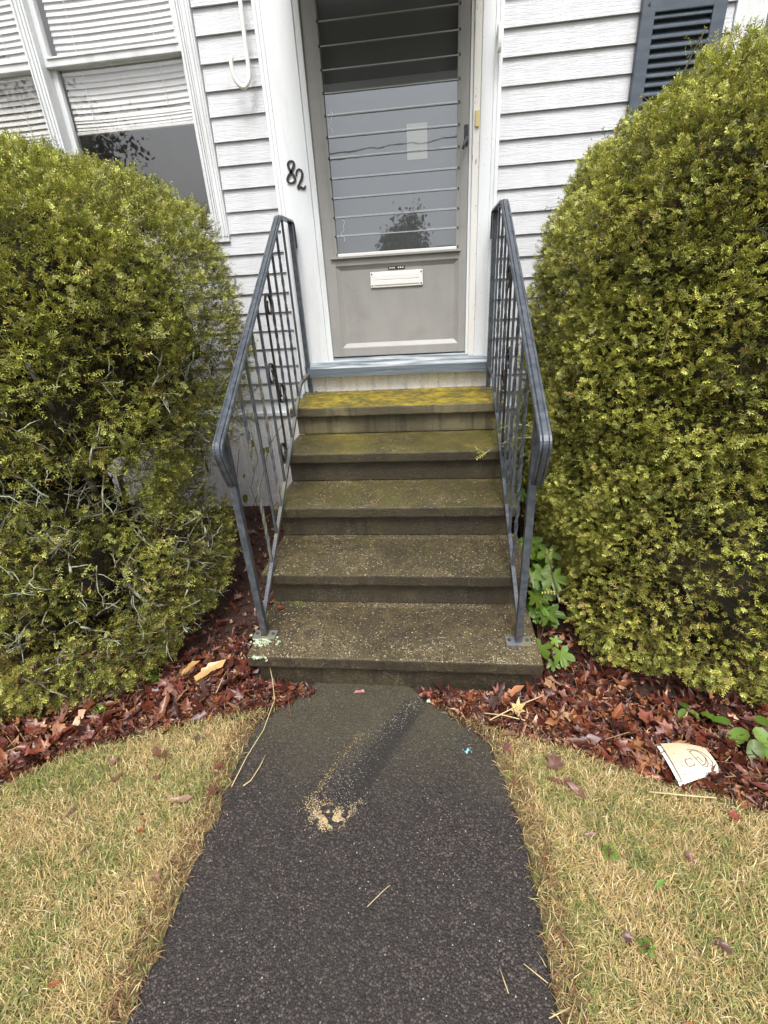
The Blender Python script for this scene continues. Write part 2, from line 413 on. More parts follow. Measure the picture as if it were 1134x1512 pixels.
def npmesh(name, V, F, mat, parent=None, col=None, off=(0, 0, 0)):
    """V (n,3), F (m,k) uniform polygons, col (n,3) point colours"""
    me = bpy.data.meshes.new(name); V = np.asarray(V, np.float32) - np.asarray(off, np.float32); F = np.asarray(F, np.int32)
    k = F.shape[1]
    me.vertices.add(len(V)); me.vertices.foreach_set('co', V.ravel())
    me.loops.add(F.size); me.loops.foreach_set('vertex_index', F.ravel())
    me.polygons.add(len(F)); me.polygons.foreach_set('loop_start', np.arange(0, F.size, k, dtype=np.int32))
    if col is not None:
        at = me.color_attributes.new('Col', 'FLOAT_COLOR', 'POINT')
        c4 = np.ones((len(V), 4), np.float32); c4[:, :3] = col; at.data.foreach_set('color', c4.ravel())
    me.update(calc_edges=True); me.validate()
    me.materials.append(M[mat]); o = bpy.data.objects.new(name, me); link(o, parent); return o
def nrmz(a): return a / np.maximum(np.linalg.norm(a, axis=-1, keepdims=True), 1e-9)
def vnoise(P, sc, seed=0.0):
    return np.array([mnoise.noise((p[0] * sc + seed, p[1] * sc - seed, p[2] * sc + 2 * seed)) for p in P])

# ------------------------------------------------------------------ setting: ground, road, path
def structure(o): o['kind'] = 'structure'; return o
def pathL(y): return -.575 + .05 * max(0, (y + 2.3)) * 1.2 + (max(0, y + 2.05) * .75) + .018 * mnoise.noise((y * 4, 3, 0)) + .014 * mnoise.noise((y * 17, 9, 0)) + .008 * mnoise.noise((y * 55, 9, 4))
def pathR(y): return .425 - .25 * max(0, y + 2.36) - (max(0, y + 2.08) * .95) + .016 * mnoise.noise((y * 4, 30, 0)) + .014 * mnoise.noise((y * 17, 39, 0)) + .008 * mnoise.noise((y * 55, 39, 4)) - .012 * math.exp(-((y + 2.3) / .2) ** 2)
m = MB(); m.add([(-400, -400, -.006), (400, -400, -.006), (400, 400, -.006), (-400, 400, -.006)], [(0, 1, 2, 3)])
structure(m.build('ground', 'soil'))
m = MB(); ys = np.linspace(-7.6, -1.80, 700); vs = []
for y in ys: vs += [(pathL(y), y, -.004), (pathL(y) + .012, y, .004), (pathR(y) - .012, y, .004), (pathR(y), y, -.004)]
m.add(vs, [(4 * i + k, 4 * i + k + 1, 4 * i + k + 5, 4 * i + k + 4) for i in range(len(ys) - 1) for k in range(3)])
structure(m.build('path', 'asphalt'))
m = MB(); m.add([(-200, -15.5, -.002), (200, -15.5, -.002), (200, -7.6, -.002), (-200, -7.6, -.002)], [(0, 1, 2, 3)])
structure(m.build('road', 'road'))

# ------------------------------------------------------------------ house
house = thing('house', 'white clapboard house front with grey louvred storm door numbered 82', 'house', (0, 0, 0))
wm = MB()
def wall(x0, x1, z0, z1): wm.box(x0, x1, .0, .14, z0, z1)
ZT = 3.7
wall(-4.2, -3.02, -.05, ZT); wall(-3.02, -1.12, -.05, 1.84); wall(-1.12, -.56, -.05, ZT); wall(-.56, .40, -.05, 1.02)
wall(.40, 1.72, -.05, ZT); wall(1.72, 2.7, -.05, 1.5); wall(2.7, 4.2, -.05, ZT)
wm.box(-3.02, -1.12, 0, .14, 3.45, ZT); wm.box(-.56, .40, 0, .14, 3.2, ZT); wm.box(1.72, 2.7, 0, .14, 3.2, ZT)
wm.build('wall', 'white_trim', house)
im = MB()
im.add([(-4.2, .14, .9), (4.2, .14, .9), (4.2, 3.2, .9), (-4.2, 3.2, .9), (-4.2, .14, ZT), (4.2, .14, ZT), (4.2, 3.2, ZT), (-4.2, 3.2, ZT)],
       [(0, 1, 2, 3), (7, 6, 5, 4), (2, 6, 7, 3), (1, 5, 6, 2), (0, 3, 7, 4)])
im.build('room', 'interior', house)
# clapboards, one object per course and run
SP = .1133; Z0 = 2.7606
def clapboards(x0, x1, idx):
    me = None
    for i in idx:
        z = Z0 - i * SP
        if me is None:
            m = MB(); h = SP + .004
            m.extrude_x([(-.0195, 0), (-.010, .0015), (-.002, h), (-.0085, h), (-.0215, .006), (-.0222, .0015)], x0, x1)
            o = m.build('clapboard', 'siding', house); me = o.data
        else:
            o = link(bpy.data.objects.new('clapboard', me), house)
        o.location = (0, random.uniform(-.001, .001), z + random.uniform(-.0012, .0012))
clapboards(-1.098, -.772, range(-8, 8)); clapboards(-4.2, -.772, range(8, 18))
clapboards(.509, 1.60, range(-8, 11)); clapboards(.509, 4.2, range(11, 18)); clapboards(2.82, 4.2, range(-8, 11)); clapboards(-4.2, -3.14, range(-8, 8))
# starter strips and skirt
box('starter_strip', 'white_trim', house, -4.2, -.772, -.03, 0, .716, .742, bev=.003)
box('starter_strip', 'white_trim', house, .509, 4.2, -.03, 0, .716, .742, bev=.003)
def skirt(x0, x1, z0, z1, y=-.006, w=.112):
    me = None; n = int(round((x1 - x0) / w)); w = (x1 - x0) / n
    for k in range(n):
        if me is None:
            m = MB()
            prof = [(0, 0), (.012, -.007), (w * .84, -.007), (w * .84 + .008, -.001), (w - .010, -.001), (w - .004, -.006), (w, 0), (w, .006), (0, .006)]
            nn = len(prof)
            m.add([(a, b, z0) for a, b in prof] + [(a, b, z1) for a, b in prof], [(i, (i + 1) % nn, nn + (i + 1) % nn, nn + i) for i in range(nn)] + [tuple(range(nn)), tuple(range(nn, 2 * nn))])
            o = m.build('skirt_panel', 'skirt', house); me = o.data
        else: o = link(bpy.data.objects.new('skirt_panel', me), house)
        o.location = (x0 + k * w, y, 0)
skirt(-4.2, -.60, -.03, .716); skirt(.56, 4.2, -.03, .716); skirt(-.72, .52, .80, .992, y=-.012)
# door casing
def casing(x0, x1, flip):
    m = MB(); m.box(x0, x1, -.020, 0, 1.045, 3.4, bev=.003)
    o = m.build('door_casing', 'white_trim', house)
    xo = x0 if not flip else x1
    s_ = -1 if not flip else 1
    m = MB(); m.box(min(xo, xo + s_ * .020), max(xo, xo + s_ * .020), -.034, 0, .86, 3.4, bev=.003)
    m.box(min(xo + s_ * .004, xo - s_ * .020), max(xo + s_ * .004, xo - s_ * .020), -.027, -.001, .99, 3.4, bev=.003)
    m.build('casing_moulding', 'white_trim', house)
casing(-.752, -.565, False); casing(.405, .489, True)
box('door_jamb', 'white_trim', house, -.5645, -.532, -.012, .10, 1.06, 3.3, bev=.003)
box('door_jamb', 'peeling_white', house, .366, .4045, -.012, .10, 1.06, 3.3, bev=.003)
box('door_stop', 'white_trim', house, .349, .3655, .0, .10, 1.075, 3.3, bev=.002)
m = MB(); m.extrude_x([(-.088, .985), (.10, .985), (.10, 1.098), (.02, 1.092), (-.082, 1.048), (-.090, 1.040)], -.70, .502)
m.build('door_sill', 'sill_paint', house)
# storm door
DX0, DX1 = -.531, .348
door = MB()
ST = .070
door.box(DX0, DX0 + ST, .008, .045, 1.098, 3.25, bev=.004); door.box(DX1 - ST + .02, DX1, .008, .045, 1.098, 3.25, bev=.004)
door.box(DX0 + ST - .004, DX1 - ST + .024, .010, .044, 1.0985, 1.155, bev=.004); door.box(DX0 + ST - .004, DX1 - ST + .024, .010, .044, 1.640, 1.690, bev=.004)
storm = door.build('storm_door', 'door_grey', house)
m = MB(); x0, x1, z0, z1 = DX0 + ST - .006, DX1 - ST + .026, 1.150, 1.645; b = .03
m.add([(x0, .012, z0), (x1, .012, z0), (x1, .012, z1), (x0, .012, z1), (x0 + b, .028, z0 + b), (x1 - b, .028, z0 + b), (x1 - b, .028, z1 - b), (x0 + b, .028, z1 - b)],
      [(0, 1, 5, 4), (1, 2, 6, 5), (2, 3, 7, 6), (3, 0, 4, 7), (4, 5, 6, 7)])
m.build('kick_panel', 'door_grey', storm)
GX0, GX1 = DX0 + ST + .022, DX1 - ST + .012
for xs in ((GX0 - .024, GX0 - .004), (GX1 - .008, GX1 + .012)):
    box('louver_track', 'door_grey', storm, xs[0], xs[1], .000, .040, 1.688, 3.2, bev=.003)
box('drip_rail', 'white_metal', storm, GX0 - .002, GX1 - .004, -.006, .03, 1.690, 1.708, bev=.003)
box('drip_lip', 'door_grey', storm, GX0 - .05, GX1 + .02, -.010, .012, 1.680, 1.6885, bev=.002)
LP = .0968; me = mee = mec = None
for k in range(15):
    z = 1.705 + k * LP
    if me is None:
        m = MB(); h = LP + .008; t = .005
        m.add([(GX0, .004, 0), (GX1, .004, 0), (GX1, .010, h), (GX0, .010, h)], [(0, 1, 2, 3)])
        o = m.build('louver_pane', 'door_glass', storm); me = o.data
        m = MB(); m.box(GX0, GX1, .0012, .0075, -.0034, .0020, bev=.0008); e = m.build('louver_edge', 'glass_edge', storm); mee = e.data
        m = MB(); m.box(-.004, .004, -.003, .01, -.006, .006); c = m.build('louver_clip', 'dark_clip', storm); mec = c.data; c2 = link(bpy.data.objects.new('louver_clip', mec), storm)
    else:
        o = link(bpy.data.objects.new('louver_pane', me), storm); e = link(bpy.data.objects.new('louver_edge', mee), storm); c = link(bpy.data.objects.new('louver_clip', mec), storm); c2 = link(bpy.data.objects.new('louver_clip', mec), storm)
    for q in (o, e): q.location = (0, 0, z)
    c.location = (GX0 - .006, 0, z); c2.location = (GX1 + .003, 0, z)
    o.rotation_euler = (random.uniform(-.004, .004), 0, random.uniform(-.002, .002))
# mail slot
m = MB(); x0, x1, z0, z1 = -.250, .080, 1.508, 1.597
m.box(x0, x1, .016, .026, z0, z1, bev=.003); m.build('mail_slot', 'white_metal', storm)
m = MB(); m.box(x0 + .022, x1 - .022, .011, .018, z0 + .013, z0 + .040, bev=.003); m.box(x0 + .022, x1 - .022, .012, .018, z0 + .042, z1 - .014, bev=.003); m.build('mail_flap', 'white_metal', storm)
for sx in (x0 + .010, x1 - .010):
    for sz in (z0 + .012, z1 - .012):
        m = MB(); m.tube([(sx, .0165, sz), (sx, .013, sz)], .0045, 8); m.build('screw', 'dark_clip', storm)
box('maker_plate', 'black_paint', storm, -.135, -.030, .023, .0285, 1.606, 1.623, bev=.001)
for k in range(7):
    if k != 3: box('plate_mark', 'white_metal', storm, -.127 + k * .0132, -.118 + k * .0132, .0215, .0235, 1.611, 1.618)
# handle
box('handle_plate', 'dark_clip', storm, .322, .343, .001, .010, 2.19, 2.285, bev=.002)
m = MB(); m.tube([(.335, .004, 2.215), (.335, -.035, 2.217), (.322, -.050, 2.196), (.312, -.055, 2.165)], [.008, .008, .0075, .006], 8); m.build('handle_lever', 'iron', storm, True)
box('strike', 'yellowed_plastic', house, .378, .399, -.024, -.010, 2.265, 2.335, bev=.002)
# inner door behind the louvers with a taped notice
box('inner_door', 'inner_door', house, -.54, .37, .105, .138, 1.06, 3.25)
box('notice', 'notice_paper', house, .000, .118, .098, .1045, 2.168, 2.335)
for (cx, cz, sc) in ((-.425, 2.37, 1.0), (-.405, 1.84, 1.2)):     # pull cords hanging inside
    m = MB(); m.tube([(cx + .010 * math.sin(t * .9) + .006 * math.sin(t * 2.1), .06, cz + .045 * sc - .012 * sc * t) for t in np.linspace(0, 8, 24)], .0016, 5)
    m.build('pull_cord', 'white_metal', house)
# house number 82
def stroke(pts, wid, th=.006, y=-.0285):
    pts = np.array(pts); m = MB(); vs = []; n = len(pts)
    for i in range(n):
        t = pts[min(i + 1, n - 1)] - pts[max(i - 1, 0)]; t = t / (np.hypot(*t) + 1e-9); nn = np.array([-t[1], t[0]]); w = wid[i]
        a, b_ = pts[i] + nn * w, pts[i] - nn * w
        vs += [(a[0], y, a[1]), (b_[0], y, b_[1]), (b_[0], y + th, b_[1]), (a[0], y + th, a[1])]
    fs = [(4 * i + k, 4 * i + (k + 1) % 4, 4 * i + 4 + (k + 1) % 4, 4 * i + 4 + k) for i in range(n - 1) for k in range(4)] + [(0, 1, 2, 3), (4 * n - 4, 4 * n - 3, 4 * n - 2, 4 * n - 1)]
    m.add(vs, fs); return m
t = np.linspace(0, 2 * math.pi, 41)
e8 = []; 
for a in t:                         # figure eight, slanted
    xx = .021 * math.sin(2 * a) * (1.12 if math.cos(a) < 0 else .86); zz = .052 * math.cos(a)
    e8.append((-.668 + xx + zz * .12, 2.138 + zz))
w8 = [.0036 + .0034 * abs(math.sin(a)) ** 1.0 for a in t]
stroke(e8, w8).build('digit', 'black_paint', house)
p2 = [(-.640, 2.118), (-.639, 2.132), (-.632, 2.144), (-.620, 2.149), (-.608, 2.143), (-.603, 2.128), (-.606, 2.112), (-.616, 2.094), (-.629, 2.077), (-.641, 2.064), (-.640, 2.058), (-.628, 2.062), (-.616, 2.060), (-.606, 2.053), (-.598, 2.057), (-.592, 2.068)]
stroke(p2, [.005, .0045, .004, .004, .0045, .0062, .0068, .006, .005, .0045, .005, .0055, .0062, .0062, .005, .003]).build('digit', 'black_paint', house)

# left double window
win = MB()
WY = -.035
def wb(x0, x1, z0, z1, y0=WY, y1=.10, bev=.004): win.box(x0, x1, y0, y1, z0, z1, bev=bev)
wb(-1.165, -1.102, 1.84, 3.45); wb(-1.196, -1.166, 1.86, 3.45, -.022)           # right jamb
wb(-2.085, -2.015, 1.86, 3.45, -.030); wb(-3.02, -2.945, 1.84, 3.45)               # mullion, left jamb
wb(-3.02, -1.104, 1.815, 1.858, -.034); 
for xr in (-1.112, -1.128, -1.150): win.box(xr - .004, xr + .003, -.043, -.034, 1.845, 3.45, bev=.0015)
win.box(-1.1656, -1.1576, -.046, -.034, 1.845, 3.45, bev=.002); win.box(-1.186, -1.178, -.032, -.021, 1.862, 3.45, bev=.002)
for xr in (-2.030, -2.050, -2.072): win.box(xr - .005, xr + .004, -.040, -.029, 1.862, 3.45, bev=.002)
window = win.build('window', 'window_trim', house)
def sash(x0, x1, z0, z1, y, bl=.045):
    m = MB(); m.box(x0, x0 + .032, y, y + .03, z0, z1, bev=.003); m.box(x1 - .032, x1, y, y + .03, z0, z1, bev=.003)
    m.box(x0 + .030, x1 - .030, y + .001, y + .029, z0, z0 + bl, bev=.003); m.box(x0 + .030, x1 - .030, y + .001, y + .029, z1 - .045, z1, bev=.003)
    m.box(x0 + .020, x1 - .020, y - .006, y + .002, z0 + bl - .012, z0 + bl - .004, bev=.001); m.build('sash', 'window_trim', window)
    m = MB(); m.add([(x0 + .03, y + .014, z0 + .02), (x1 - .03, y + .014, z0 + .02), (x1 - .03, y + .014, z1 - .02), (x0 + .03, y + .014, z1 - .02)], [(0, 1, 2, 3)]); m.build('pane', 'window_glass', window)
for (xa, xb, zb) in ((-2.015, -1.196, 2.455), (-2.945, -2.085, 2.41)):
    sash(xa, xb, 2.725, 3.44, .012); sash(xa, xb, 1.862, 2.772, .046)
    me = None; k = 0; z = zb
    while z < 3.42:
        w = xb - xa - .07
        if me is None:
            m = MB(); nx = 16; vs = []
            for i in range(nx + 1):
                u = i / nx; x_ = xa + .035 + w * u; dz = -.006 * math.sin(u * math.pi) - .001 * math.sin(u * 9)
                for (yy, zz) in ((-.008, -.015), (-.003, .001), (.006, .017)): vs.append((x_, .098 + yy, zz + dz))
            m.add(vs, [(3 * i + j, 3 * i + 3 + j, 3 * i + 4 + j, 3 * i + 1 + j) for i in range(nx) for j in range(2)])
            o = m.build('blind_slat', 'blind', window, True); me = o.data
        else: o = link(bpy.data.objects.new('blind_slat', me), window)
        sag = max(0, 1 - k / 14)
        o.location = (0, 0, z); o.rotation_euler = (random.uniform(-.03, .03), 0, 0)
        z += (.016 if k < 4 else .0285 + random.uniform(-.0015, .0015)); k += 1
    box('blind_rail', 'blind', window, xa + .03, xb - .03, 0.088, .112, zb - .022, zb - .006, bev=.003)
    for fx in (.2, .78):
        m = MB(); xx = xa + (xb - xa) * fx; m.tube([(xx, .080, zb), (xx, .080, 3.42)], .0016, 4); m.build('blind_cord', 'blind', window)
# right window and shutter
win = MB(); win.box(1.602, 1.735, -.030, .10, 1.45, 3.25, bev=.004); win.box(2.68, 2.82, -.030, .10, 1.45, 3.25, bev=.004); win.box(1.60, 2.82, -.06, .10, 1.42, 1.47, bev=.004); win.box(1.60, 2.82, -.031, .10, 3.2, 3.3, bev=.004)
window = win.build('window', 'window_trim', house)
sash(1.735, 2.68, 1.47, 3.2, .01)
shut = MB(); sx0, sx1 = 1.158, 1.545
shut.box(sx0, sx0 + .062, -.060, -.022, 1.50, 3.2, bev=.004); shut.box(sx1 - .062, sx1, -.060, -.022, 1.50, 3.2, bev=.004)
shut.box(sx0 + .058, sx1 - .058, -.058, -.023, 2.628, 2.715, bev=.004); shut.box(sx0 + .058, sx1 - .058, -.058, -.023, 1.505, 1.60, bev=.004)
shut.box(sx0 + .058, sx1 - .058, -.0595, -.023, 3.12, 3.195, bev=.004); shut.box(sx0 + .05, sx1 - .05, -.0285, -.0232, 1.55, 3.15)
shutter = shut.build('shutter', 'shutter_blue', house)
me = None
for z in list(np.arange(1.62, 2.62, .0365)) + list(np.arange(2.73, 3.1, .0365)):
    if me is None:
        m = MB(); m.extrude_x([(-.054, 0), (-.050, -.003), (-.0295, .024), (-.0300, .031), (-.054, .006)], sx0 + .060, sx1 - .060); o = m.build('shutter_slat', 'shutter_blue', shutter); me = o.data
    else: o = link(bpy.data.objects.new('shutter_slat', me), shutter)
    o.location = (0, 0, z)
for sx in (sx0 + .03, sx1 - .03):
    m = MB(); m.tube([(sx, -.0595, 2.66), (sx, -.064, 2.66)], .006, 8); m.build('screw', 'dark_clip', shutter)
# small awning over the door (mirrored in the louvers) and white wall hooks
aw = MB(); aw.extrude_x([(-.03, 3.12), (-.60, 2.81), (-.60, 2.785), (-.03, 3.09)], -.575, .415)
awn = aw.build('awning', 'awning', house)
m = MB()
m.extrude_x([(-.61, 2.815), (-.612, 2.735), (-.604, 2.735), (-.602, 2.815)], -.575, .415)
m.build('awning_valance', 'white_metal', awn)
def bracket(pts, r_):
    m = MB(); pv = []
    P_ = [Vector(p) for p in pts]
    for i in range(len(P_) - 1):
        a, b_ = P_[i], P_[i + 1]; p0 = P_[max(i - 1, 0)]; p3 = P_[min(i + 2, len(P_) - 1)]
        for s_ in range(6):
            u = s_ / 6; pv.append(.5 * ((2 * a) + (b_ - p0) * u + (2 * p0 - 5 * a + 4 * b_ - p3) * u * u + (3 * a - p0 - 3 * b_ + p3) * u ** 3))
    pv.append(P_[-1]); m.tube(pv, r_, 8); return m.build('wall_hook', 'white_metal', house, True)
bracket([(-.806, -.02, 3.20), (-.806, -.045, 3.12), (-.810, -.07, 3.02), (-.814, -.075, 2.88), (-.818, -.075, 2.70), (-.820, -.075, 2.58), (-.832, -.08, 2.535), (-.862, -.09, 2.515), (-.892, -.10, 2.545), (-.900, -.105, 2.60), (-.895, -.105, 2.635)], .0115)
m = MB(); m.box(.474, .497, -.075, -.036, 2.615, 2.655, bev=.003)
pts = [(.470, -.055 - .020 * math.sin(a) , 2.592 + .052 * math.cos(a)) for a in np.linspace(0, 2 * math.pi, 25)]
m.sweep([(.484, p[1] - .03, p[2]) for p in pts], [(-.008, -.004), (.008, -.004), (.008, .004), (-.008, .004)], (1, 0, 0))
m.build('wall_hook', 'white_metal', house)

# ------------------------------------------------------------------ concrete steps
steps = thing('front_steps', 'mossy five-tread concrete front steps with yellow algae on the top landing', 'steps', (-.04, -1.85, 0))
RS = .1752
fronts = [-1.851, -1.512, -1.170, -.842, -.500]
for i, yf in enumerate(fronts):
    f = i / 4; xl = -.632 - .10 * f; xr = .562 - .006 * f; z = RS * (i + 1)
    yb = fronts[i + 1] + .034 if i < 4 else -.014
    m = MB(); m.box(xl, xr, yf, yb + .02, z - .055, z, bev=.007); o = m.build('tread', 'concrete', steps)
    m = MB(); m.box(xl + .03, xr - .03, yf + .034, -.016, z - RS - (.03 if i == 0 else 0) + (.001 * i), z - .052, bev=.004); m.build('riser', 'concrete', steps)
# slight unevenness of the cast edges
for o in [c for c in steps.children if c.name.startswith('tread')]:
    bm = bmesh.new(); bm.from_mesh(o.data)
    bmesh.ops.subdivide_edges(bm, edges=[e for e in bm.edges if abs(e.verts[0].co.x - e.verts[1].co.x) > .8], cuts=60)
    for v in bm.verts:
        n_ = mnoise.noise((v.co.x * 14, v.co.y * 5, v.co.z * 5)) * .0022 + mnoise.noise((v.co.x * 45, v.co.y * 9, v.co.z * 9)) * .0016
        v.co.z += n_; v.co.y += n_ * .8
    bm.to_mesh(o.data); bm.free()

# ------------------------------------------------------------------ iron railings
def round_path(pts, rad, n=7):
    P_ = [Vector(p) for p in pts]; out = [P_[0]]
    for i in range(1, len(P_) - 1):
        a, b_, c = P_[i - 1], P_[i], P_[i + 1]; r_ = rad[i - 1]
        d1 = (a - b_).normalized(); d2 = (c - b_).normalized(); p1 = b_ + d1 * r_; p2_ = b_ + d2 * r_
        for k in range(n + 1):
            u = k / n; out.append(p1 * (1 - u) ** 2 + b_ * 2 * u * (1 - u) + p2_ * u * u)
    out.append(P_[-1]); return out
def spiral(c, r0, r1, a0, turns, n=22):
    return [(c[0] + (r0 + (r1 - r0) * k / n) * math.cos(a0 + turns * 2 * math.pi * k / n), c[1] + (r0 + (r1 - r0) * k / n) * math.sin(a0 + turns * 2 * math.pi * k / n)) for k in range(n + 1)]
def railing(label, A, B, low, corner, flat_end, bals, sgn):
    """A,B: base points (x,y) of the lower/upper post; rail heights in world z"""
    t = thing('stair_railing', label, 'railing', (A[0], A[1], RS), 'iron railings of the front steps')
    A2, B2 = Vector((A[0], A[1])), Vector((B[0], B[1]))
    def X(y): return A[0] + (B[0] - A[0]) * (y - A[1]) / (B[1] - A[1])
    side = Vector((1, 0, 0)); side = Vector((B[1] - A[1], -(B[0] - A[0]), 0)).normalized()
    def P3(y, z): return Vector((X(y), y, z))
    yl, zl = low; yc, zc = corner
    def railz(y): return zl + (zc - zl) * (y - yl) / (yc - yl) if y < yc else zc + .0
    path = round_path([P3(yl + .075, zl - .165), P3(yl + .045, zl - .115), P3(yl, zl), P3(yc, zc), P3(flat_end, zc + .008), P3(flat_end + .004, zc - .13)], [.03, .035, .035, .035], 7)
    prof = [(-.020, -.005), (-.020, .002), (-.017, .007), (-.012, .007), (-.009, .004), (-.007, .009), (.007, .009), (.009, .004), (.012, .007), (.017, .007), (.020, .002), (.020, -.005)]
    m = MB(); m.sweep(path, prof, side); m.build('handrail', 'iron', t)
    # bottom rail
    zb0 = RS + .075; slope = .556; y0 = A[1] + .01
    def botz(y): return min(zb0 + slope * (y - y0), 1.0)
    ytop = y0 + (1.0 - zb0) / slope
    m = MB(); m.sweep(round_path([P3(y0, zb0), P3(ytop, 1.0), P3(B[1], 1.005)], [.05], 5), [(-.008, -.010), (.008, -.010), (.008, .010), (-.008, .010)], side); m.build('bottom_rail', 'iron_moss' if sgn < 0 else 'iron', t)
    for (px, py, zb, zt) in ((A[0], A[1], RS, railz(A[1]) - .004), (B[0], B[1], RS * 5, zc - .004)):
        m = MB(); m.box(px - .0135, px + .0135, py - .0135, py + .0135, zb + .006, zt, bev=.002); m.build('post', 'iron', t)
        m = MB(); m.box(px - .05, px + .05, py - .028, py + .028, zb + .0012, zb + .0085, bev=.002)
        m.build('base_plate', 'iron_moss', t)
        for sx in (-.036, .036):
            m = MB(); m.tube([(px + sx, py, zb + .008), (px + sx, py, zb + .016)], .007, 6); m.build('bolt', 'iron', t)
    for k, y in enumerate(bals):
        a, b_ = P3(y, botz(y) + .004), P3(y, railz(y) - .006)
        twisted = k % 2 == 0
        n = 46; m = MB(); pts = [a.lerp(b_, i / (n - 1)) for i in range(n)] if twisted else [a, b_]
        if twisted:
            m2 = MB(); vs = []
            for i, p in enumerate(pts):
                u = min(max((i - 5) / (n - 11), 0), 1); an = u * math.pi * 5 + math.pi / 4
                for q in range(4): vs.append(p + Vector((math.cos(an + q * math.pi / 2), math.sin(an + q * math.pi / 2), 0)) * .0080)
            m.add(vs, [(4 * i + q, 4 * i + (q + 1) % 4, 4 * i + 4 + (q + 1) % 4, 4 * i + 4 + q) for i in range(n - 1) for q in range(4)])
        else: m.box(a.x - .0055, a.x + .0055, a.y - .0055, a.y + .0055, a.z, b_.z)
        m.build('baluster', 'iron_moss' if (k < 4 and sgn < 0 and twisted) else 'iron', t)
    # S scrolls between the fourth and fifth balusters
    yg = (bals[3] + bals[4]) / 2; hw = (bals[4] - bals[3]) / 2 - .012
    def scroll(z1, z2, sd):                    # C scroll, curls opening to the side sd
        r_ = .060; o_ = .070; n = 24
        def curl_(cz, dr): return [(sd * (o_ + (r_ - (r_ - .026) * k / n) * math.cos(math.pi + dr * 2.3 * math.pi * k / n)), cz + (r_ - (r_ - .026) * k / n) * math.sin(math.pi + dr * 2.3 * math.pi * k / n)) for k in range(n + 1)]
        pts2 = curl_(z1 - r_, -1)[::-1] + curl_(z2 + r_, 1)
        m = MB(); m.sweep([P3(yg + p[0], p[1]) for p in pts2], [(-.0055, -.003), (.0055, -.003), (.0055, .003), (-.0055, .003)], side); m.build('scroll', 'black_paint', t, False)
    zt_, zb_ = railz(yg) - .05, botz(yg) + .02
    mid = (zt_ + zb_) / 2
    scroll(zt_, mid - .13, 1); scroll(mid + .10, zb_, -1)
    return t
railing('weathered blue-grey iron stair railing beside the sparse lichen-covered hedge', (-.592, -1.722), (-.697, -.075), (-1.80, 1.050), (-.385, 1.882), -.045,
        [-1.47, -1.33, -1.19, -1.05, -.775, -.63, -.475, -.30], -1)
railing('weathered blue-grey iron stair railing beside the dense full hedge and maple seedlings', (.484, -1.726), (.494, -.12), (-1.868, 1.072), (-.525, 1.856), -.085,
        [-1.48, -1.335, -1.19, -1.05, -.785, -.645, -.50, -.335], 1)

# ------------------------------------------------------------------ yew hedges
def superpts(c, a, n, cnt, seed):
    g = np.random.default_rng(seed); d = nrmz(g.normal(size=(cnt, 3)))
    # area-weighted resampling so flat faces get as many shoots as the edges
    s = (np.abs(d / a) ** n).sum(1) ** (-1 / n); p = d * s[:, None]
    nr = nrmz(np.sign(p) * np.abs(p / a) ** (n - 1) / a)
    wgt = s ** 2 / np.maximum((d * nr).sum(1), .2); keep = g.random(cnt) < wgt / np.percentile(wgt, 98)
    return p[keep] + c, nr[keep]
def inside(p, lobe, f=1.0):
    c, a, n = lobe; return ((np.abs((p - c) / (np.array(a) * f)) ** n).sum(1) < 1)
def shoots(O, D, L, cols, tipc, g, nn=5, nl=.0135, nw=.0031):
    """yew sprays: flat two-ranked needles on short stems -> one quad per needle"""
    N = len(O); D = nrmz(D); rnd = g.normal(size=(N, 3)); S = nrmz(np.cross(D, rnd + np.array([0, 0, 1.2]))); U = np.cross(S, D)
    Vs = []; Cs = []
    # stem
    w = .0016
    st = np.stack([O - S * w, O + S * w, O + D * L[:, None] + S * w * .5, O + D * L[:, None] - S * w * .5], 1)
    Vs.append(st); Cs.append(np.repeat((cols * .7 + np.array([.03, .02, 0]))[:, None, :], 4, 1))
    for k in range(nn):
        tt = (k + .6) / nn
        for sgn in (-1, 1):
            b_ = O + D * (L * tt)[:, None]
            ln = nl * (1.05 - .45 * tt ** 2) * g.uniform(.75, 1.2, N)
            dirn = nrmz(S * sgn * g.uniform(.6, 1.0, N)[:, None] + D * (.35 + .6 * tt) + U * g.uniform(-.5, .7, N)[:, None])
            sd = nrmz(np.cross(dirn, U)) * nw / 2
            tip = b_ + dirn * ln[:, None]; mid = b_ + dirn * (ln * .55)[:, None] + U * .001
            q = np.stack([b_, mid + sd, tip, mid - sd], 1); Vs.append(q)
            c = cols * (1 - tt ** 2)[..., None] if False else cols * (1 - tt ** 2) + tipc * tt ** 2
            c = c * g.uniform(.8, 1.2, (N, 1)); Cs.append(np.repeat(c[:, None, :], 4, 1))
    V = np.concatenate(Vs, 0).reshape(-1, 3); C = np.concatenate(Cs, 0).reshape(-1, 3)
    F = np.arange(len(V)).reshape(-1, 4)
    return V, F, C
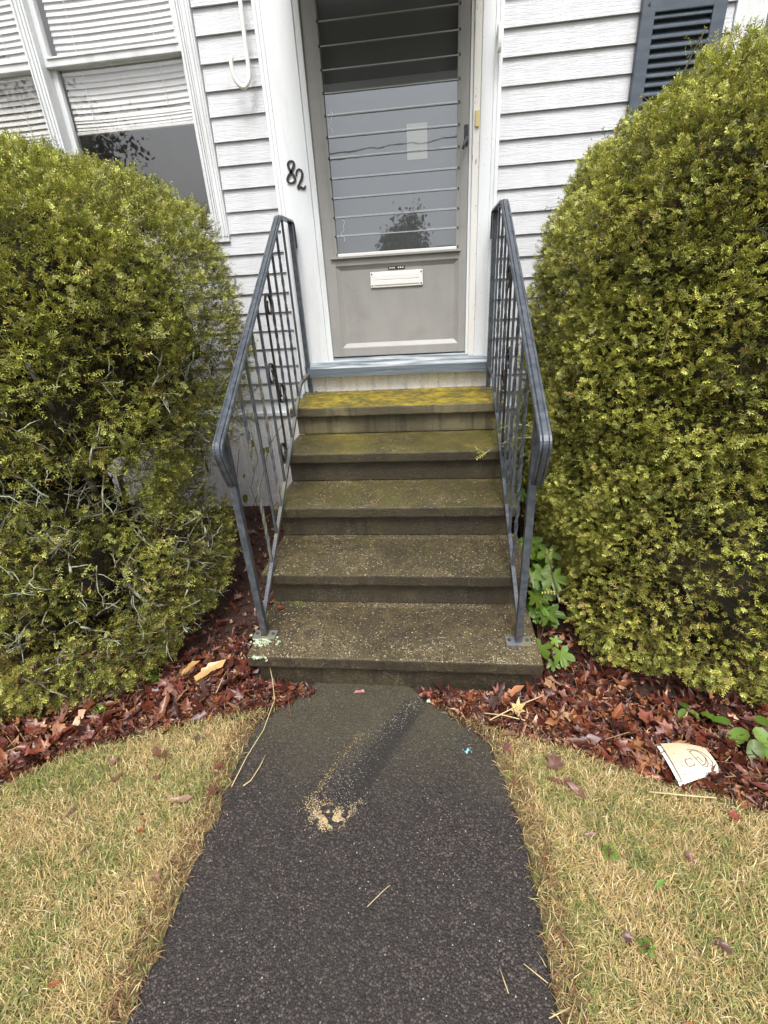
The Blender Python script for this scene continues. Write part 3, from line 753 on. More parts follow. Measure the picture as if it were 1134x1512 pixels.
def palette(P, g, warm):
    """per-shoot base colours: older dark needles, mid greens, yellowish, some bronze"""
    N = len(P); n1 = vnoise(P, 3.2, 5.0); n2 = vnoise(P, 9.0, 2.0)
    a = np.array([.040, .062, .012]); b_ = np.array([.27, .31, .055]); y = np.array([.60, .55, .12]); br = np.array([.30, .18, .06])
    u = np.clip(.45 + .7 * n1 + .5 * n2 + g.normal(size=N) * .22, 0, 1)[:, None]
    c = a * (1 - u) + b_ * u
    yy = np.clip(warm + .5 * n2 + g.normal(size=N) * .25, 0, 1)[:, None] * .6; c = c * (1 - yy) + y * yy
    bb = (g.random(N) < .05 + .10 * np.clip(-n1, 0, 1) + .75 * np.exp(-((P[:, 2] - .42) / .16) ** 2) * np.clip(n1 + .25 + .5 * n2, 0, 1))[:, None] * g.uniform(.3, .9, (N, 1)); c = c * (1 - bb) + br * bb
    tip = c * .35 + np.array([.80, .82, .20]) * .65 * g.uniform(.2, 1.5, (N, 1))
    return c, tip
def hedge_foliage(lobes, cnt, seed, parent, keepfn, depth=.10, warm=.25, lmul=1.0, deep=.42):
    g = np.random.default_rng(seed); PP = []; NN = []
    for i, (c, a, n) in enumerate(lobes):
        p, nr = superpts(np.array(c), np.array(a), n, cnt[i], seed + i)
        k = p[:, 2] > .02
        for j, L in enumerate(lobes):
            if j != i: k &= ~inside(p, L, .93)
        back = (nr[:, 1] > .45) | (p[:, 1] > -.2) | (np.abs(p[:, 0]) > 1.95)      # sparser where only a side view would look
        k &= ~back | (g.random(len(p)) < .25)
        PP.append(p[k]); NN.append(nr[k])
    P_ = np.concatenate(PP); N_ = np.concatenate(NN)
    lump = vnoise(P_, 4.0, 1.0) * .045 + vnoise(P_ * np.array([.8, .8, 1.7]), 9, 3.0) * .050 + vnoise(P_ * np.array([.8, .8, 1.5]), 20, 6.0) * .022
    dep = -np.abs(g.normal(size=len(P_))) * depth * .5
    P_ = P_ + N_ * (lump + dep)[:, None]
    PA, NA = P_, N_
    k = keepfn(P_, N_, g) & (P_[:, 1] < -.03); P_, N_, dep = P_[k], N_[k], dep[k]
    D = nrmz(N_ * .75 + g.normal(size=P_.shape) * .50 + np.array([0, 0, .12]))
    L = (.014 + .040 * g.random(len(P_)) ** 1.6) * lmul
    c, tp = palette(P_, g, warm); vv = g.uniform(.65, 1.5, (len(P_), 1)); c = c * vv; tp = tp * vv
    V, F, C = shoots(P_ - D * (L * .5)[:, None], D, L, c, tp, g)
    # older shoots and bare brown twigs deeper in, darkened so gaps look shaded
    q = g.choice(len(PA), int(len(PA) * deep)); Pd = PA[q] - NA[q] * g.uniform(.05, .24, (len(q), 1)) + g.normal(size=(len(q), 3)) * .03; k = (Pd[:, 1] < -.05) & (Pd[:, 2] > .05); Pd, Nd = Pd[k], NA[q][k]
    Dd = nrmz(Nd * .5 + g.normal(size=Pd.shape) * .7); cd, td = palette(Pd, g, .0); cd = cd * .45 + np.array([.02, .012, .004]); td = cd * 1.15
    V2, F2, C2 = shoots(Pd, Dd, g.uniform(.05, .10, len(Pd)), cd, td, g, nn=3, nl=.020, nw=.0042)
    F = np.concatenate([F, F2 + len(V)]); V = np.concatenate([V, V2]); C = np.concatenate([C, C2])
    ok = V[:, 2].reshape(-1, 4).min(1) > .004
    F = F[ok]
    o = npmesh('foliage', V, F, 'yew', parent, C, BASE[parent.name]); o['kind'] = 'stuff'
    return P_, N_
def core(lobes, f, parent, nm='shade_core'):  # added solid filler, coloured dark so gaps in the foliage look shaded
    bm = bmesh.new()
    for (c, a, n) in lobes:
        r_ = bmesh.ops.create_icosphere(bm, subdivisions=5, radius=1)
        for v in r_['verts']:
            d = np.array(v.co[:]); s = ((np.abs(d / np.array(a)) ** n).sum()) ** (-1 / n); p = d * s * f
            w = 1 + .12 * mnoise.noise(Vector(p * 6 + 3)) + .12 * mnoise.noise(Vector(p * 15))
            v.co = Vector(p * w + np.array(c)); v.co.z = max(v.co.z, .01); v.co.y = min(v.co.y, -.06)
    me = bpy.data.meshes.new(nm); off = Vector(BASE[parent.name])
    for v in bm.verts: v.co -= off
    bm.to_mesh(me); bm.free(); me.materials.append(M['gap_shade']); o = bpy.data.objects.new(nm, me); link(o, parent); o['kind'] = 'stuff'
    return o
def crooked(a, b_, n, amp, g):
    a, b_ = np.array(a, float), np.array(b_, float); L = np.linalg.norm(b_ - a); pts = []; off = np.zeros(3)
    for i in range(n + 1):
        pts.append(a + (b_ - a) * i / n + off); off = off * .7 + g.normal(size=3) * amp * L
    return pts

# --- dense hedge (right)
hr = thing('yew_hedge', 'dense full rounded yew hedge growing beside the dark blue shutter', 'hedge', (1.75, -.95, 0))
LR = [((1.76, -.95, 1.06), (1.14, .90, 1.12), 3.4), ((1.80, -1.00, .52), (1.11, .955, .58), 4.4)]
def keepR(P, N, g):
    n1 = vnoise(P * np.array([1, 1, 1.9]), 7.0, 8.0); n2 = vnoise(P * np.array([.6, .6, 2.0]), 15.0, 4.0)
    gap = (n1 + .7 * n2) < -.44
    return ~gap | (g.random(len(P)) < .22)
hedge_foliage(LR, [150000, 70000], 21, hr, keepR, .10, .38, .85, .36)
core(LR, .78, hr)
g = np.random.default_rng(5)
for k in range(5):
    a = (1.5 + .12 * k, -.95 + .1 * math.sin(k * 2.2), -.02); b_ = (1.75 + .8 * math.cos(k * 1.3), -.95 + .55 * math.sin(k * 1.3), 1.5)
    m = MB(); m.tube(crooked(a, b_, 8, .02, g), [.028 - .0025 * i for i in range(9)], 6); m.build('trunk', 'bark', hr, True)

# --- sparse hedge (left)
hl = thing('yew_hedge', 'sparse yew hedge with bare lichen-covered branches growing under the blinds window', 'hedge', (-1.75, -1.2, 0))
LL = [((-1.84, -1.13, 1.33), (1.00, .95, .75), 3.5), ((-1.80, -1.45, .46), (.89, .74, .62), 2.8)]
def keepL(P, N, g):
    n1 = vnoise(P, 6.0, 8.0); n2 = vnoise(P, 13.0, 4.0); v = n1 + .6 * n2
    low = np.clip((1.75 - P[:, 2]) / .5, 0, 1)              # thinner below the clipped top
    mid = np.exp(-((P[:, 2] - 1.1) / .28) ** 2)
    thr = -.75 + .48 * low + .36 * mid
    thr = thr + .9 * np.clip((P[:, 1] + 1.25) / .4, 0, 1) * np.clip((1.15 - P[:, 2]) / .35, 0, 1)   # bare towards the wall
    return (v > thr) | (g.random(len(P)) < .05)
hedge_foliage(LL, [88000, 42000], 31, hl, keepL, .13, .22, 1.3, .20)
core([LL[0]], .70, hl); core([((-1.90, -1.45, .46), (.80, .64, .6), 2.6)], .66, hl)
g = np.random.default_rng(9)
for k in range(6):
    a = (-1.7 - .12 * k + .2, -1.3 + .12 * math.sin(k * 2.2), -.02); an = k * 1.05 - .9; b_ = (-1.75 + .85 * math.cos(an), -1.2 + .65 * math.sin(an), 1.25)
    m = MB(); m.tube(crooked(a, b_, 9, .025, g), [.026 - .002 * i for i in range(10)], 6); m.build('trunk', 'bark', hl, True)
# dark limbs against the skirt
for (a, b_) in (((-1.5, -1.1, .25), (-.98, -.55, 1.15)), ((-1.35, -1.0, .1), (-1.0, -.85, .95)), ((-1.6, -.9, .45), (-1.1, -.4, 1.0)), ((-1.45, -1.2, .35), (-.93, -.95, 1.3))):
    m = MB(); m.tube(crooked(a, b_, 9, .03, g), [.013 - .001 * i for i in range(10)], 6); m.build('branch', 'bark', hl, True)
# lichen-coated twigs on the thinned faces
tw = MB(); nb = 0
cand, cn = superpts(np.array(LL[1][0]), np.array(LL[1][1]), 2.6, 5000, 77)
cand2, cn2 = superpts(np.array(LL[0][0]), np.array(LL[0][1]), 3.3, 5000, 78)
C_ = np.concatenate([cand, cand2]); Nn = np.concatenate([cn, cn2])
sel = (C_[:, 2] > .12) & (C_[:, 2] < 1.35) & ((Nn[:, 1] < .2)) & (C_[:, 0] > -2.2) & (C_[:, 1] < -.6)
C_ = C_[sel]; Nn = Nn[sel]; wt = 1.0 + 2.5 * np.exp(-((C_[:, 0] + 1.1) / .35) ** 2) * np.exp(-((C_[:, 2] - .5) / .35) ** 2); ix = np.argsort(-np.log(g.random(len(C_))) / wt)
for q in ix[:600]:
    p = C_[q] - Nn[q] * g.uniform(-.015, .08); d = nrmz(Nn[q] * .35 + g.normal(size=3) * .6 + np.array([.1, 0, .25])); L = g.uniform(.05, .19); r0 = g.uniform(.0016, .0042)
    pts = crooked(p - d * L * .5, p + d * L * .5, 5, .035, g)
    big = nb < 70 and L > .12
    mm = MB() if big else tw
    mm.tube(pts, [r0 * (1 - .13 * i) * (1.35 if big else 1) for i in range(6)], 5)
    for s_ in range(g.integers(1, 4)):
        b0 = np.array(pts[g.integers(1, 5)]); d2 = nrmz(d + g.normal(size=3) * .8); l2 = L * g.uniform(.25, .5)
        mm.tube(crooked(b0, b0 + d2 * l2, 3, .06, g), [r0 * .7, r0 * .6, r0 * .5, r0 * .3], 4)
    if big: nb += 1; mm.build('branch', 'lichen_bark', hl, True)
o = tw.build('twigs', 'lichen_bark', hl, True); o['kind'] = 'stuff'
# a long pale bare branch low in the hedge
m = MB(); m.tube([(-1.16, -1.72, .50), (-1.13, -1.745, .44), (-1.08, -1.76, .39), (-1.02, -1.755, .355), (-.97, -1.72, .335)], [.006, .007, .0075, .007, .005], 6); m.build('branch', 'lichen_bark', hl, True)

# yew sprays reaching over the railings
def sprig(parent, pts, seed, n=10):
    g = np.random.default_rng(seed); m = MB(); m.tube(pts, [.004 - .0025 * i / (len(pts) - 1) for i in range(len(pts))], 5); m.build('branch', 'bark', parent)
    pa = np.array(pts); seg = g.integers(0, len(pa) - 1, n); u = g.random((n, 1)); O = pa[seg] * (1 - u) + pa[seg + 1] * u; ax = nrmz(pa[seg + 1] - pa[seg])
    D = nrmz(ax * .8 + g.normal(size=(n, 3)) * .45); L = g.uniform(.04, .075, n); c, tp = palette(O, g, .5)
    V, F, C = shoots(O, D, L, c * 1.1, tp * 1.1, g); o = npmesh('spray', V, F, 'yew', parent, C, BASE[parent.name]); o['kind'] = 'stuff'
sprig(hr, [(.68, -1.10, .80), (.58, -1.14, .86), (.50, -1.17, .865), (.42, -1.19, .835), (.36, -1.20, .80)], 3, 16)
sprig(hr, [(.68, -1.13, .84), (.57, -1.15, .92), (.49, -1.16, .93), (.43, -1.17, .91)], 4, 12)
sprig(hr, [(.66, -1.62, .30), (.62, -1.63, .42), (.60, -1.63, .50), (.575, -1.62, .55)], 8, 9)
sprig(hr, [(1.02, -.95, 2.02), (1.04, -.95, 2.12), (1.07, -.95, 2.20), (1.10, -.95, 2.26)], 5, 8)

# ------------------------------------------------------------------ lawn grass (stuff)
def in_path(x, y): return (x > pathL(y) - .004) & (x < pathR(y) + .004)
PLy = np.linspace(-7.6, -1.7, 400); PLx = np.array([pathL(y) for y in PLy]); PRx = np.array([pathR(y) for y in PLy])
def border(x):            # leaf bed / lawn border (y) as read from the ground
    xs = [-6, -1.41, -1.24, -1.03, -.79, -.556, -.44, .16, .345, .646, .864, 1.05, 1.17, 6]; ys_ = [-2.75, -2.33, -2.20, -2.10, -2.01, -1.95, -1.90, -1.90, -1.98, -2.07, -2.16, -2.21, -2.26, -2.75]
    return np.interp(x, xs, ys_)
def grass(n, x0, x1, y0, y1, seed, lenr=(.016, .044), wid=.0018):
    g = np.random.default_rng(seed); x = g.uniform(x0, x1, n); y = g.uniform(y0, y1, n)
    P_ = np.stack([x, y, np.zeros(n)], 1)
    n0 = vnoise(P_, 9, 3.0) * .035
    pl = np.interp(y, PLy, PLx); pr = np.interp(y, PLy, PRx)
    edge = np.minimum(np.abs(x - pl), np.abs(x - pr))
    ok = ~((x > pl + .006) & (x < pr - .006)) & (y < border(x) + n0)
    ok &= (edge > .05) | (g.random(n) < .25 + edge * 14)
    # thinning towards the leaf bed
    tb = (border(x) + n0 - y); ok &= (tb > .10) | (g.random(n) < .30 + tb * 7)
    P_ = P_[ok]; N = len(P_); edge = edge[ok]
    an = g.uniform(0, 2 * math.pi, N); tilt = np.clip(g.normal(1.1, .36, N), .05, 1.55); L = g.uniform(*lenr, N)
    H = np.stack([np.cos(an), np.sin(an), np.zeros(N)], 1); S = np.stack([-np.sin(an), np.cos(an), np.zeros(N)], 1)
    def at(s, t_): return P_ + H * (np.sin(t_) * s)[:, None] + np.array([0, 0, 1.]) * (np.cos(t_) * s)[:, None]
    z0 = g.uniform(-.004, .012, N); P_[:, 2] = z0
    p1 = at(L * .5, tilt * .8); p2 = p1 + (H * np.sin(tilt * 1.25)[:, None] + np.array([0, 0, 1.]) * np.cos(tilt * 1.25)[:, None]) * (L * .5)[:, None]
    p2[:, 2] = np.maximum(p2[:, 2], .002)
    w = (wid * g.uniform(.6, 1.2, N) / 2)[:, None] * S
    V = np.stack([P_ - w, P_ + w, p1 + w, p1 - w, p2], 1)
    base = np.arange(N)[:, None] * 5
    F = np.concatenate([base + np.array([0, 1, 2]), base + np.array([0, 2, 3]), base + np.array([3, 2, 4])], 0)
    gn = vnoise(P_, 5.0, 7.0); gn2 = vnoise(P_, 17.0, 1.0)
    isg = g.random(N) < np.clip(.33 + .6 * gn + .5 * gn2, .08, .85)
    tan = np.array([.70, .54, .25]); tan2 = np.array([.46, .32, .14]); gr = np.array([.24, .28, .09]); pale = np.array([.80, .68, .40])
    u = g.random((N, 1)); c = tan * u + tan2 * (1 - u); k = g.random(N) < .22; c[k] = pale * g.uniform(.8, 1.05, (k.sum(), 1))
    c[isg] = gr * g.uniform(.6, 1.5, (isg.sum(), 1)) + np.array([.05, .03, 0]) * g.random((isg.sum(), 1))
    br = (edge < .07) & (g.random(N) < .5); c[br] = np.array([.30, .17, .09]) * g.uniform(.6, 1.2, (br.sum(), 1))
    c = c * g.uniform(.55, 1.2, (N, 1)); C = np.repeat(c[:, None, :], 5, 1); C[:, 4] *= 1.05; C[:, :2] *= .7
    return V.reshape(-1, 3), F, C.reshape(-1, 3)
Vs, Fs, Cs, b0 = [], [], [], 0
for args in ((270000, -1.75, 1.6, -3.1, -1.85, 1), (60000, -2.6, 2.6, -4.4, -2.2, 2)):
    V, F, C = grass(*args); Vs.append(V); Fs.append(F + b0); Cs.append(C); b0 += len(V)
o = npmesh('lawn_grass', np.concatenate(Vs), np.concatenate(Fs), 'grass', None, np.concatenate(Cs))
tag(o, 'dormant straw-coloured lawn grass with a few green blades', 'grass', kind='stuff')

# ------------------------------------------------------------------ fallen leaves
def leaf_shape(kind, g):
    """outline (polar) -> local verts with curl; returns V (n+1,3), tri faces"""
    if kind == 'lobed': ang = np.array([0, 22, 48, 70, 100, 122, 155, 180, 205, 238, 260, 290, 312, 338]); rad = np.array([1, .52, .86, .45, .78, .36, .42, .30, .42, .36, .78, .45, .86, .52])
    elif kind == 'maple': ang = np.array([0, 9, 16, 28, 40, 47, 55, 66, 80, 92, 108, 125, 150, 176, 184, 210, 235, 252, 268, 280, 294, 305, 313, 320, 332, 344, 351]); rad = np.array([1, .82, .86, .44, .74, .90, .95, .76, .72, .40, .56, .72, .52, .16, .16, .52, .72, .56, .40, .72, .76, .95, .90, .74, .44, .86, .82])
    elif kind == 'crisp':
        nn_ = 13; ang = np.linspace(0, 332, nn_); rad = .36 + .50 * np.abs(np.cos(np.radians(ang))) ** 2.2; rad[0] = 1.15; rad[nn_ // 2] *= 1.15; rad[1::2] *= g.uniform(.55, .95, len(rad[1::2])); rad[2::2] *= g.uniform(.8, 1.25, len(rad[2::2]))
    elif kind == 'round': ang = np.linspace(0, 330, 12); rad = .62 + .30 * np.cos(np.radians(ang) * 1) ** 2; rad[0] = 1.02
    else: ang = np.linspace(0, 330, 12); rad = .42 + .56 * np.abs(np.cos(np.radians(ang))) ** 1.6
    a = np.radians(ang + (g.normal(size=len(ang)) * 3 if kind != 'maple' else 0)); r_ = rad * (g.uniform(.85, 1.1, len(ang)) if kind in ('lobed', 'oval', 'crisp') else 1)
    V = np.stack([np.cos(a) * r_, np.sin(a) * r_, 0 * r_], 1); V = np.vstack([[0, 0, 0], V])
    n = len(a); F = [(0, 1 + i, 1 + (i + 1) % n) for i in range(n)]
    return V, F
def curl(V, cx, cy, g):
    V = V.copy(); V[:, 2] += cx * V[:, 1] ** 2 + cy * V[:, 0] ** 2 * .6 + .25 * cx * np.sin(V[:, 0] * 5 + g.uniform(0, 6)) * np.abs(V[:, 1])
    V[:, 2] += .35 * cx * np.abs(V[:, 1]) + .10 * g.normal(size=len(V)) * np.hypot(V[:, 0], V[:, 1]); V[0, 2] -= .06; return V
def rotm(g, tilt):
    a = g.uniform(0, 2 * math.pi); b_ = g.normal() * tilt; c = g.normal() * tilt
    return np.array(Matrix.Rotation(c, 3, 'X') @ Matrix.Rotation(b_, 3, 'Y') @ Matrix.Rotation(a, 3, 'Z'))
LEAFC = [(.075, .018, .012), (.13, .030, .016), (.20, .065, .028), (.30, .13, .06), (.045, .015, .012), (.11, .035, .026), (.42, .25, .15), (.19, .085, .07)]
def leafcol(g, bright=1.0):
    c = np.array(LEAFC[g.choice(8, p=[.20, .18, .14, .09, .16, .13, .04, .06])]); return c * g.uniform(.7, 1.25) * bright
def bed_ok(x, y):
    if -.66 < x < .585 and y > -1.86: return False
    if pathL(y) + .03 < x < pathR(y) - .03 and y < -1.9: return False
    if pathL(y) < x < pathR(y) and -.36 < x < .10: return False
    b_ = border(x)
    return y > b_ - .02
g = np.random.default_rng(41); V_, F_, C_l = [], [], []; nv = 0; cnt = 0; tries = 0
heap = lambda x, y: .028 * math.exp(-((y - border(x) - .16) / .14) ** 2)
while cnt < 11500 and tries < 90000:
    tries += 1
    if tries % 6 < 4: x = g.uniform(-1.9, 1.7); y = border(x) + abs(g.normal()) * .24 - .03
    else: x = g.uniform(-2.0, 1.9); y = g.uniform(-2.2, -.04)
    if not bed_ok(x, y) and not (g.random() < .06 and not (-.66 < x < .585 and y > -1.86) and y > border(x) - .35 and not (pathL(y) < x < pathR(y))): continue
    if y > -1.2 and g.random() < .30: continue
    V, F = leaf_shape(('lobed', 'crisp', 'crisp')[g.integers(0, 3)], g); s_ = g.uniform(.010, .028) if g.random() < .75 else g.uniform(.026, .044)
    V = curl(V * np.array([1, g.uniform(.35, 1), 1]), g.uniform(-.4, 1.3), g.uniform(-.5, .9), g) * s_
    V = V @ rotm(g, .50).T + np.array([x, y, .006 + heap(x, y) * g.random() + g.random() * .018]); V[:, 2] = np.maximum(V[:, 2], .001)
    c = leafcol(g); V_.append(V); F_ += [(a + nv, b_ + nv, d + nv) for a, b_, d in F]; nv += len(V); C_l.append(np.tile(c, (len(V), 1)) * g.uniform(.85, 1.15, (len(V), 1))); cnt += 1
for _ in range(5200):
    x = g.uniform(-1.9, 1.7); y = border(x) + abs(g.normal()) * .22 - .05
    if not bed_ok(x, y): continue
    an = g.uniform(0, 6.28); L = g.uniform(.006, .030) if g.random() < .9 else g.uniform(.04, .10); w = g.uniform(.0006, .0018); d = np.array([math.cos(an), math.sin(an), g.normal() * .25]) * L; q = np.array([-math.sin(an), math.cos(an), .3]) * w
    p = np.array([x, y, .012 + heap(x, y) * g.uniform(.3, 1.2) + g.random() * .02]); V_.append(np.stack([p - q, p + q, p + d + q, p + d - q])); F_ += [(nv, nv + 1, nv + 2), (nv, nv + 2, nv + 3)]; nv += 4
    C_l.append(np.tile(np.array([(.10, .05, .03), (.05, .028, .02), (.32, .20, .10), (.16, .08, .045)][g.integers(0, 4)]), (4, 1)))
o = npmesh('leaf_litter', np.concatenate(V_), np.array(F_), 'dead_leaf', None, np.concatenate(C_l)); tag(o, 'wet reddish-brown leaf litter covering the bed under the hedges', 'leaf litter', kind='stuff')
def one_leaf(x, y, z, s_, kind, col, label, group, g, tilt=.25, cc=None, mat='dead_leaf', name='fallen_leaf', rot=None):
    V, F = leaf_shape(kind, g); V = curl(V * np.array([1, g.uniform(.6, 1) if kind != 'maple' else 1, 1]), g.uniform(.1, .9) if cc is None else cc, g.uniform(-.2, .5), g) * s_
    Rm = rotm(g, tilt) if rot is None else np.array(rot); V = V @ Rm.T; V[:, 2] -= V[:, 2].min()
    C = np.tile(np.array(col), (len(V), 1)) * g.uniform(.85, 1.15, (len(V), 1)); C[0] *= .8
    V = np.vstack([V, V[1:] - np.array([0, 0, .0008])]); n = len(V)
    o = npmesh(name, V[: (n + 1) // 2], np.array(F), mat, None, C); o.location = (x, y, z)
    if label: tag(o, label, 'leaf', group)
    return o
g = np.random.default_rng(43); made = 0; tries = 0
LBL = {-1: ('larger curled brown leaf lying on the litter in front of the sparse hedge', 'curled leaves in front of the sparse hedge'), 1: ('larger curled brown leaf lying on the litter in front of the dense hedge', 'curled leaves in front of the dense hedge')}
while made < 210 and tries < 4000:
    tries += 1; x = g.uniform(-1.5, 1.45); y = border(x) + abs(g.normal()) * .12 + .01
    if not bed_ok(x, y) or (abs(x + .03) < .40 and y < -1.87): continue
    sd = -1 if x < 0 else 1
    one_leaf(x, y, .022 + heap(x, y) * .8, g.uniform(.030, .058), ('lobed', 'lobed', 'crisp')[g.integers(0, 3)], leafcol(g, 1.1), LBL[sd][0], LBL[sd][1], g, .35); made += 1
# scattered leaves on the lawn
for (x, y, s_, k, c) in [(-.86, -2.20, .045, 'crisp', (.15, .075, .045)), (-.70, -2.36, .040, 'crisp', (.26, .16, .11)), (-.62, -2.24, .03, 'lobed', (.16, .06, .04)), (-.60, -2.33, .032, 'lobed', (.15, .065, .04)), (-1.02, -2.24, .03, 'lobed', (.19, .10, .06)),
                         (-.97, -2.30, .028, 'crisp', (.17, .09, .055)), (-.75, -2.13, .03, 'lobed', (.11, .06, .05)), (-.78, -2.46, .018, 'lobed', (.30, .09, .04)), (-1.05, -2.42, .022, 'crisp', (.10, .06, .05)), (-.66, -2.58, .024, 'lobed', (.20, .10, .06)),
                         (-.92, -2.52, .02, 'crisp', (.15, .09, .06)), (-.79, -2.82, .022, 'crisp', (.40, .14, .06)), (-.82, -2.29, .022, 'lobed', (.2, .1, .08))]:
    one_leaf(x, y, .022, s_, k, c, 'dead brown leaf lying on the lawn between the path and the sparse hedge', 'dead leaves on the lawn by the sparse hedge', g, .2)
for (x, y, s_, k, c) in [(.55, -2.16, .05, 'lobed', (.13, .06, .045)), (.56, -2.22, .045, 'crisp', (.15, .07, .05)), (.60, -2.25, .03, 'crisp', (.19, .09, .07)), (.40, -2.10, .028, 'crisp', (.16, .05, .05)), (.42, -2.05, .03, 'crisp', (.22, .12, .07)),
                         (.62, -2.62, .022, 'lobed', (.10, .05, .04)), (.84, -2.62, .025, 'crisp', (.12, .06, .05)), (.86, -2.42, .024, 'lobed', (.17, .08, .06)), (1.04, -2.30, .03, 'lobed', (.26, .07, .05)), (.60, -2.38, .02, 'crisp', (.22, .12, .09)), (.70, -2.77, .02, 'crisp', (.35, .10, .05))]:
    one_leaf(x, y, .022, s_, k, c, 'dead brown leaf lying on the lawn between the path and the dense hedge', 'dead leaves on the lawn by the dense hedge', g, .2)
one_leaf(-.835, -1.83, .055, .075, 'crisp', (.52, .33, .14), 'big curled pale tan leaf resting on top of the leaf litter', None, g, .2, .6)
one_leaf(-.90, -1.84, .055, .06, 'crisp', (.46, .27, .10), 'folded golden-tan leaf resting beside the big pale leaf', None, g, .25, .8)
one_leaf(.45, -1.96, .045, .05, 'lobed', (.60, .46, .20), 'pale yellow leaf resting on litter beside crossed straws', None, g, .2, .4)
one_leaf(.60, -1.84, .05, .045, 'crisp', (.50, .28, .16), 'light tan leaf standing up under the maple seedling', None, g, .5, .5)
one_leaf(.90, -1.98, .05, .07, 'lobed', (.24, .08, .055), 'large reddish lobed leaf lying just behind the printed paper', None, g, .2, .3)
one_leaf(-.585, -1.54, .178, .030, 'lobed', (.24, .055, .035), 'small red-brown leaf lying on the bottom concrete tread', None, g, .2, .4)
one_leaf(-.165, -1.865, .006, .025, 'crisp', (.22, .07, .06), 'reddish leaf lying on the path against the bottom riser', None, g, .2, .4)
one_leaf(-1.03, -1.62, .36, .022, 'crisp', (.16, .06, .04), 'brown leaf caught among bare twigs of the sparse hedge', None, g, .6, .3, rot=Matrix.Rotation(1.2, 3, 'X'))
one_leaf(1.06, -1.02, 2.03, .03, 'crisp', (.42, .25, .17), 'pinkish-tan dead leaf caught on top of the dense hedge', None, g, .6, .3, rot=Matrix.Rotation(1.3, 3, 'X') @ Matrix.Rotation(1.2, 3, 'Z'))
one_leaf(.745, -2.50, .022, .022, 'crisp', (.24, .38, .10), 'fresh pale green leaf lying on the dormant lawn', None, g, .2, .3, mat='green_leaf')

# ------------------------------------------------------------------ small green plants
def leaf_part(parent, pos, s_, kind, col, Rm, g, cc=.15, name='leaf'):
    V, F = leaf_shape(kind, g); V = curl(V, cc, -.10, g) * s_
    V = V + np.array([s_ * .15, 0, 0]); V = V @ np.array(Rm).T + np.array(pos)
    C = np.tile(np.array(col), (len(V), 1)) * g.uniform(.9, 1.12, (len(V), 1)); C[0] *= 1.25
    return npmesh(name, V, np.array(F), 'green_leaf', parent, C, BASE[parent.name])
def plant(name, label, cat, base, leaves, kind, g, group=None, stem_r=.002):
    t = thing(name, label, cat, base, group)
    for (dx, dy, dz, s_, yaw, pitch, roll, col) in leaves:
        p = np.array(base) + np.array([dx, dy, dz]); b0 = np.array(base)
        m = MB(); mid = b0 * .45 + p * .55 + np.array([0, 0, .02]); m.tube([b0, mid, p], [stem_r, stem_r * .8, stem_r * .6], 5); m.build('stem', 'stem', t)
        Rm = Matrix.Rotation(yaw, 3, 'Z') @ Matrix.Rotation(pitch, 3, 'Y') @ Matrix.Rotation(roll, 3, 'X')
        leaf_part(t, p, s_, kind, col, Rm, g)
    return t
g = np.random.default_rng(61)
def gcol(): return np.array([.085, .165, .024]) * g.uniform(.6, 1.3) + np.array([.03, .02, 0]) * g.random()
def bunch(n, sx, sy, z0, z1, s0, s1):
    return [(g.uniform(-sx, sx), g.uniform(-sy, sy), g.uniform(z0, z1), g.uniform(s0, s1), -math.pi / 2 + g.normal() * .6, g.uniform(.35, .95), g.normal() * .25, gcol()) for _ in range(n)]
plant('maple_seedling', 'low maple seedling with three bright leaves beside the bottom concrete step', 'seedling', (.635, -1.66, 0),
      [(-.045, -.03, .13, .072, -2.2, .45, .1, gcol()), (.03, -.04, .11, .066, -1.3, .7, -.1, gcol()), (.0, -.06, .07, .038, -1.6, .9, 0, gcol()), (.01, .0, .14, .034, -1.2, .5, .1, gcol())], 'maple', g)
plant('maple_seedling', 'tallest maple seedling with many layered leaves against the dense hedge', 'seedling', (.625, -1.42, 0), bunch(12, .055, .11, .12, .42, .062, .085), 'maple', g)
plant('maple_seedling', 'bushy young maple seedling between the low seedling and the tallest one', 'seedling', (.615, -1.55, 0), bunch(6, .035, .05, .12, .28, .055, .075), 'maple', g)
plant('maple_seedling', 'leafy maple seedling beside the middle of the railing', 'seedling', (.635, -1.17, 0), bunch(10, .055, .11, .16, .46, .055, .078), 'maple', g)
plant('maple_seedling', 'small shaded maple seedling near the skirt behind the railing', 'seedling', (.66, -.78, 0), bunch(5, .06, .08, .25, .52, .04, .055), 'maple', g)
plant('maple_seedling', 'single-leaf maple seedling by the railing of the sparse hedge', 'seedling', (-.70, -1.42, 0), [(.015, -.03, .07, .05, -1.7, .6, .1, gcol()), (-.02, .02, .05, .03, -2.0, .5, 0, gcol())], 'maple', g)
plant('periwinkle', 'glossy round-leaved green plant at the edge of the dense hedge', 'plant', (1.225, -2.02, 0),
      [(-.06, .04, .06, .03, 2.6, .3, 0, gcol()), (-.03, -.01, .05, .042, 3.4, .5, 0, gcol()), (.02, -.03, .08, .036, -1.4, .4, .2, gcol()), (.05, .02, .09, .034, .4, .3, 0, gcol()), (.03, -.08, .05, .042, -1.3, .6, 0, gcol()), (-.015, -.07, .06, .040, -2.0, .7, 0, gcol()), (.06, -.05, .07, .04, -.6, .5, 0, gcol()), (-.09, .07, .05, .026, 2.2, .3, 0, gcol())], 'round', g)
plant('periwinkle', 'tiny green sprout standing in the litter under the dense hedge', 'plant', (1.07, -1.93, 0), [(.0, .02, .05, .022, 1.6, .2, 0, gcol()), (-.02, -.01, .05, .02, -2.4, .4, 0, gcol()), (.02, -.01, .045, .02, -.8, .4, 0, gcol())], 'round', g)
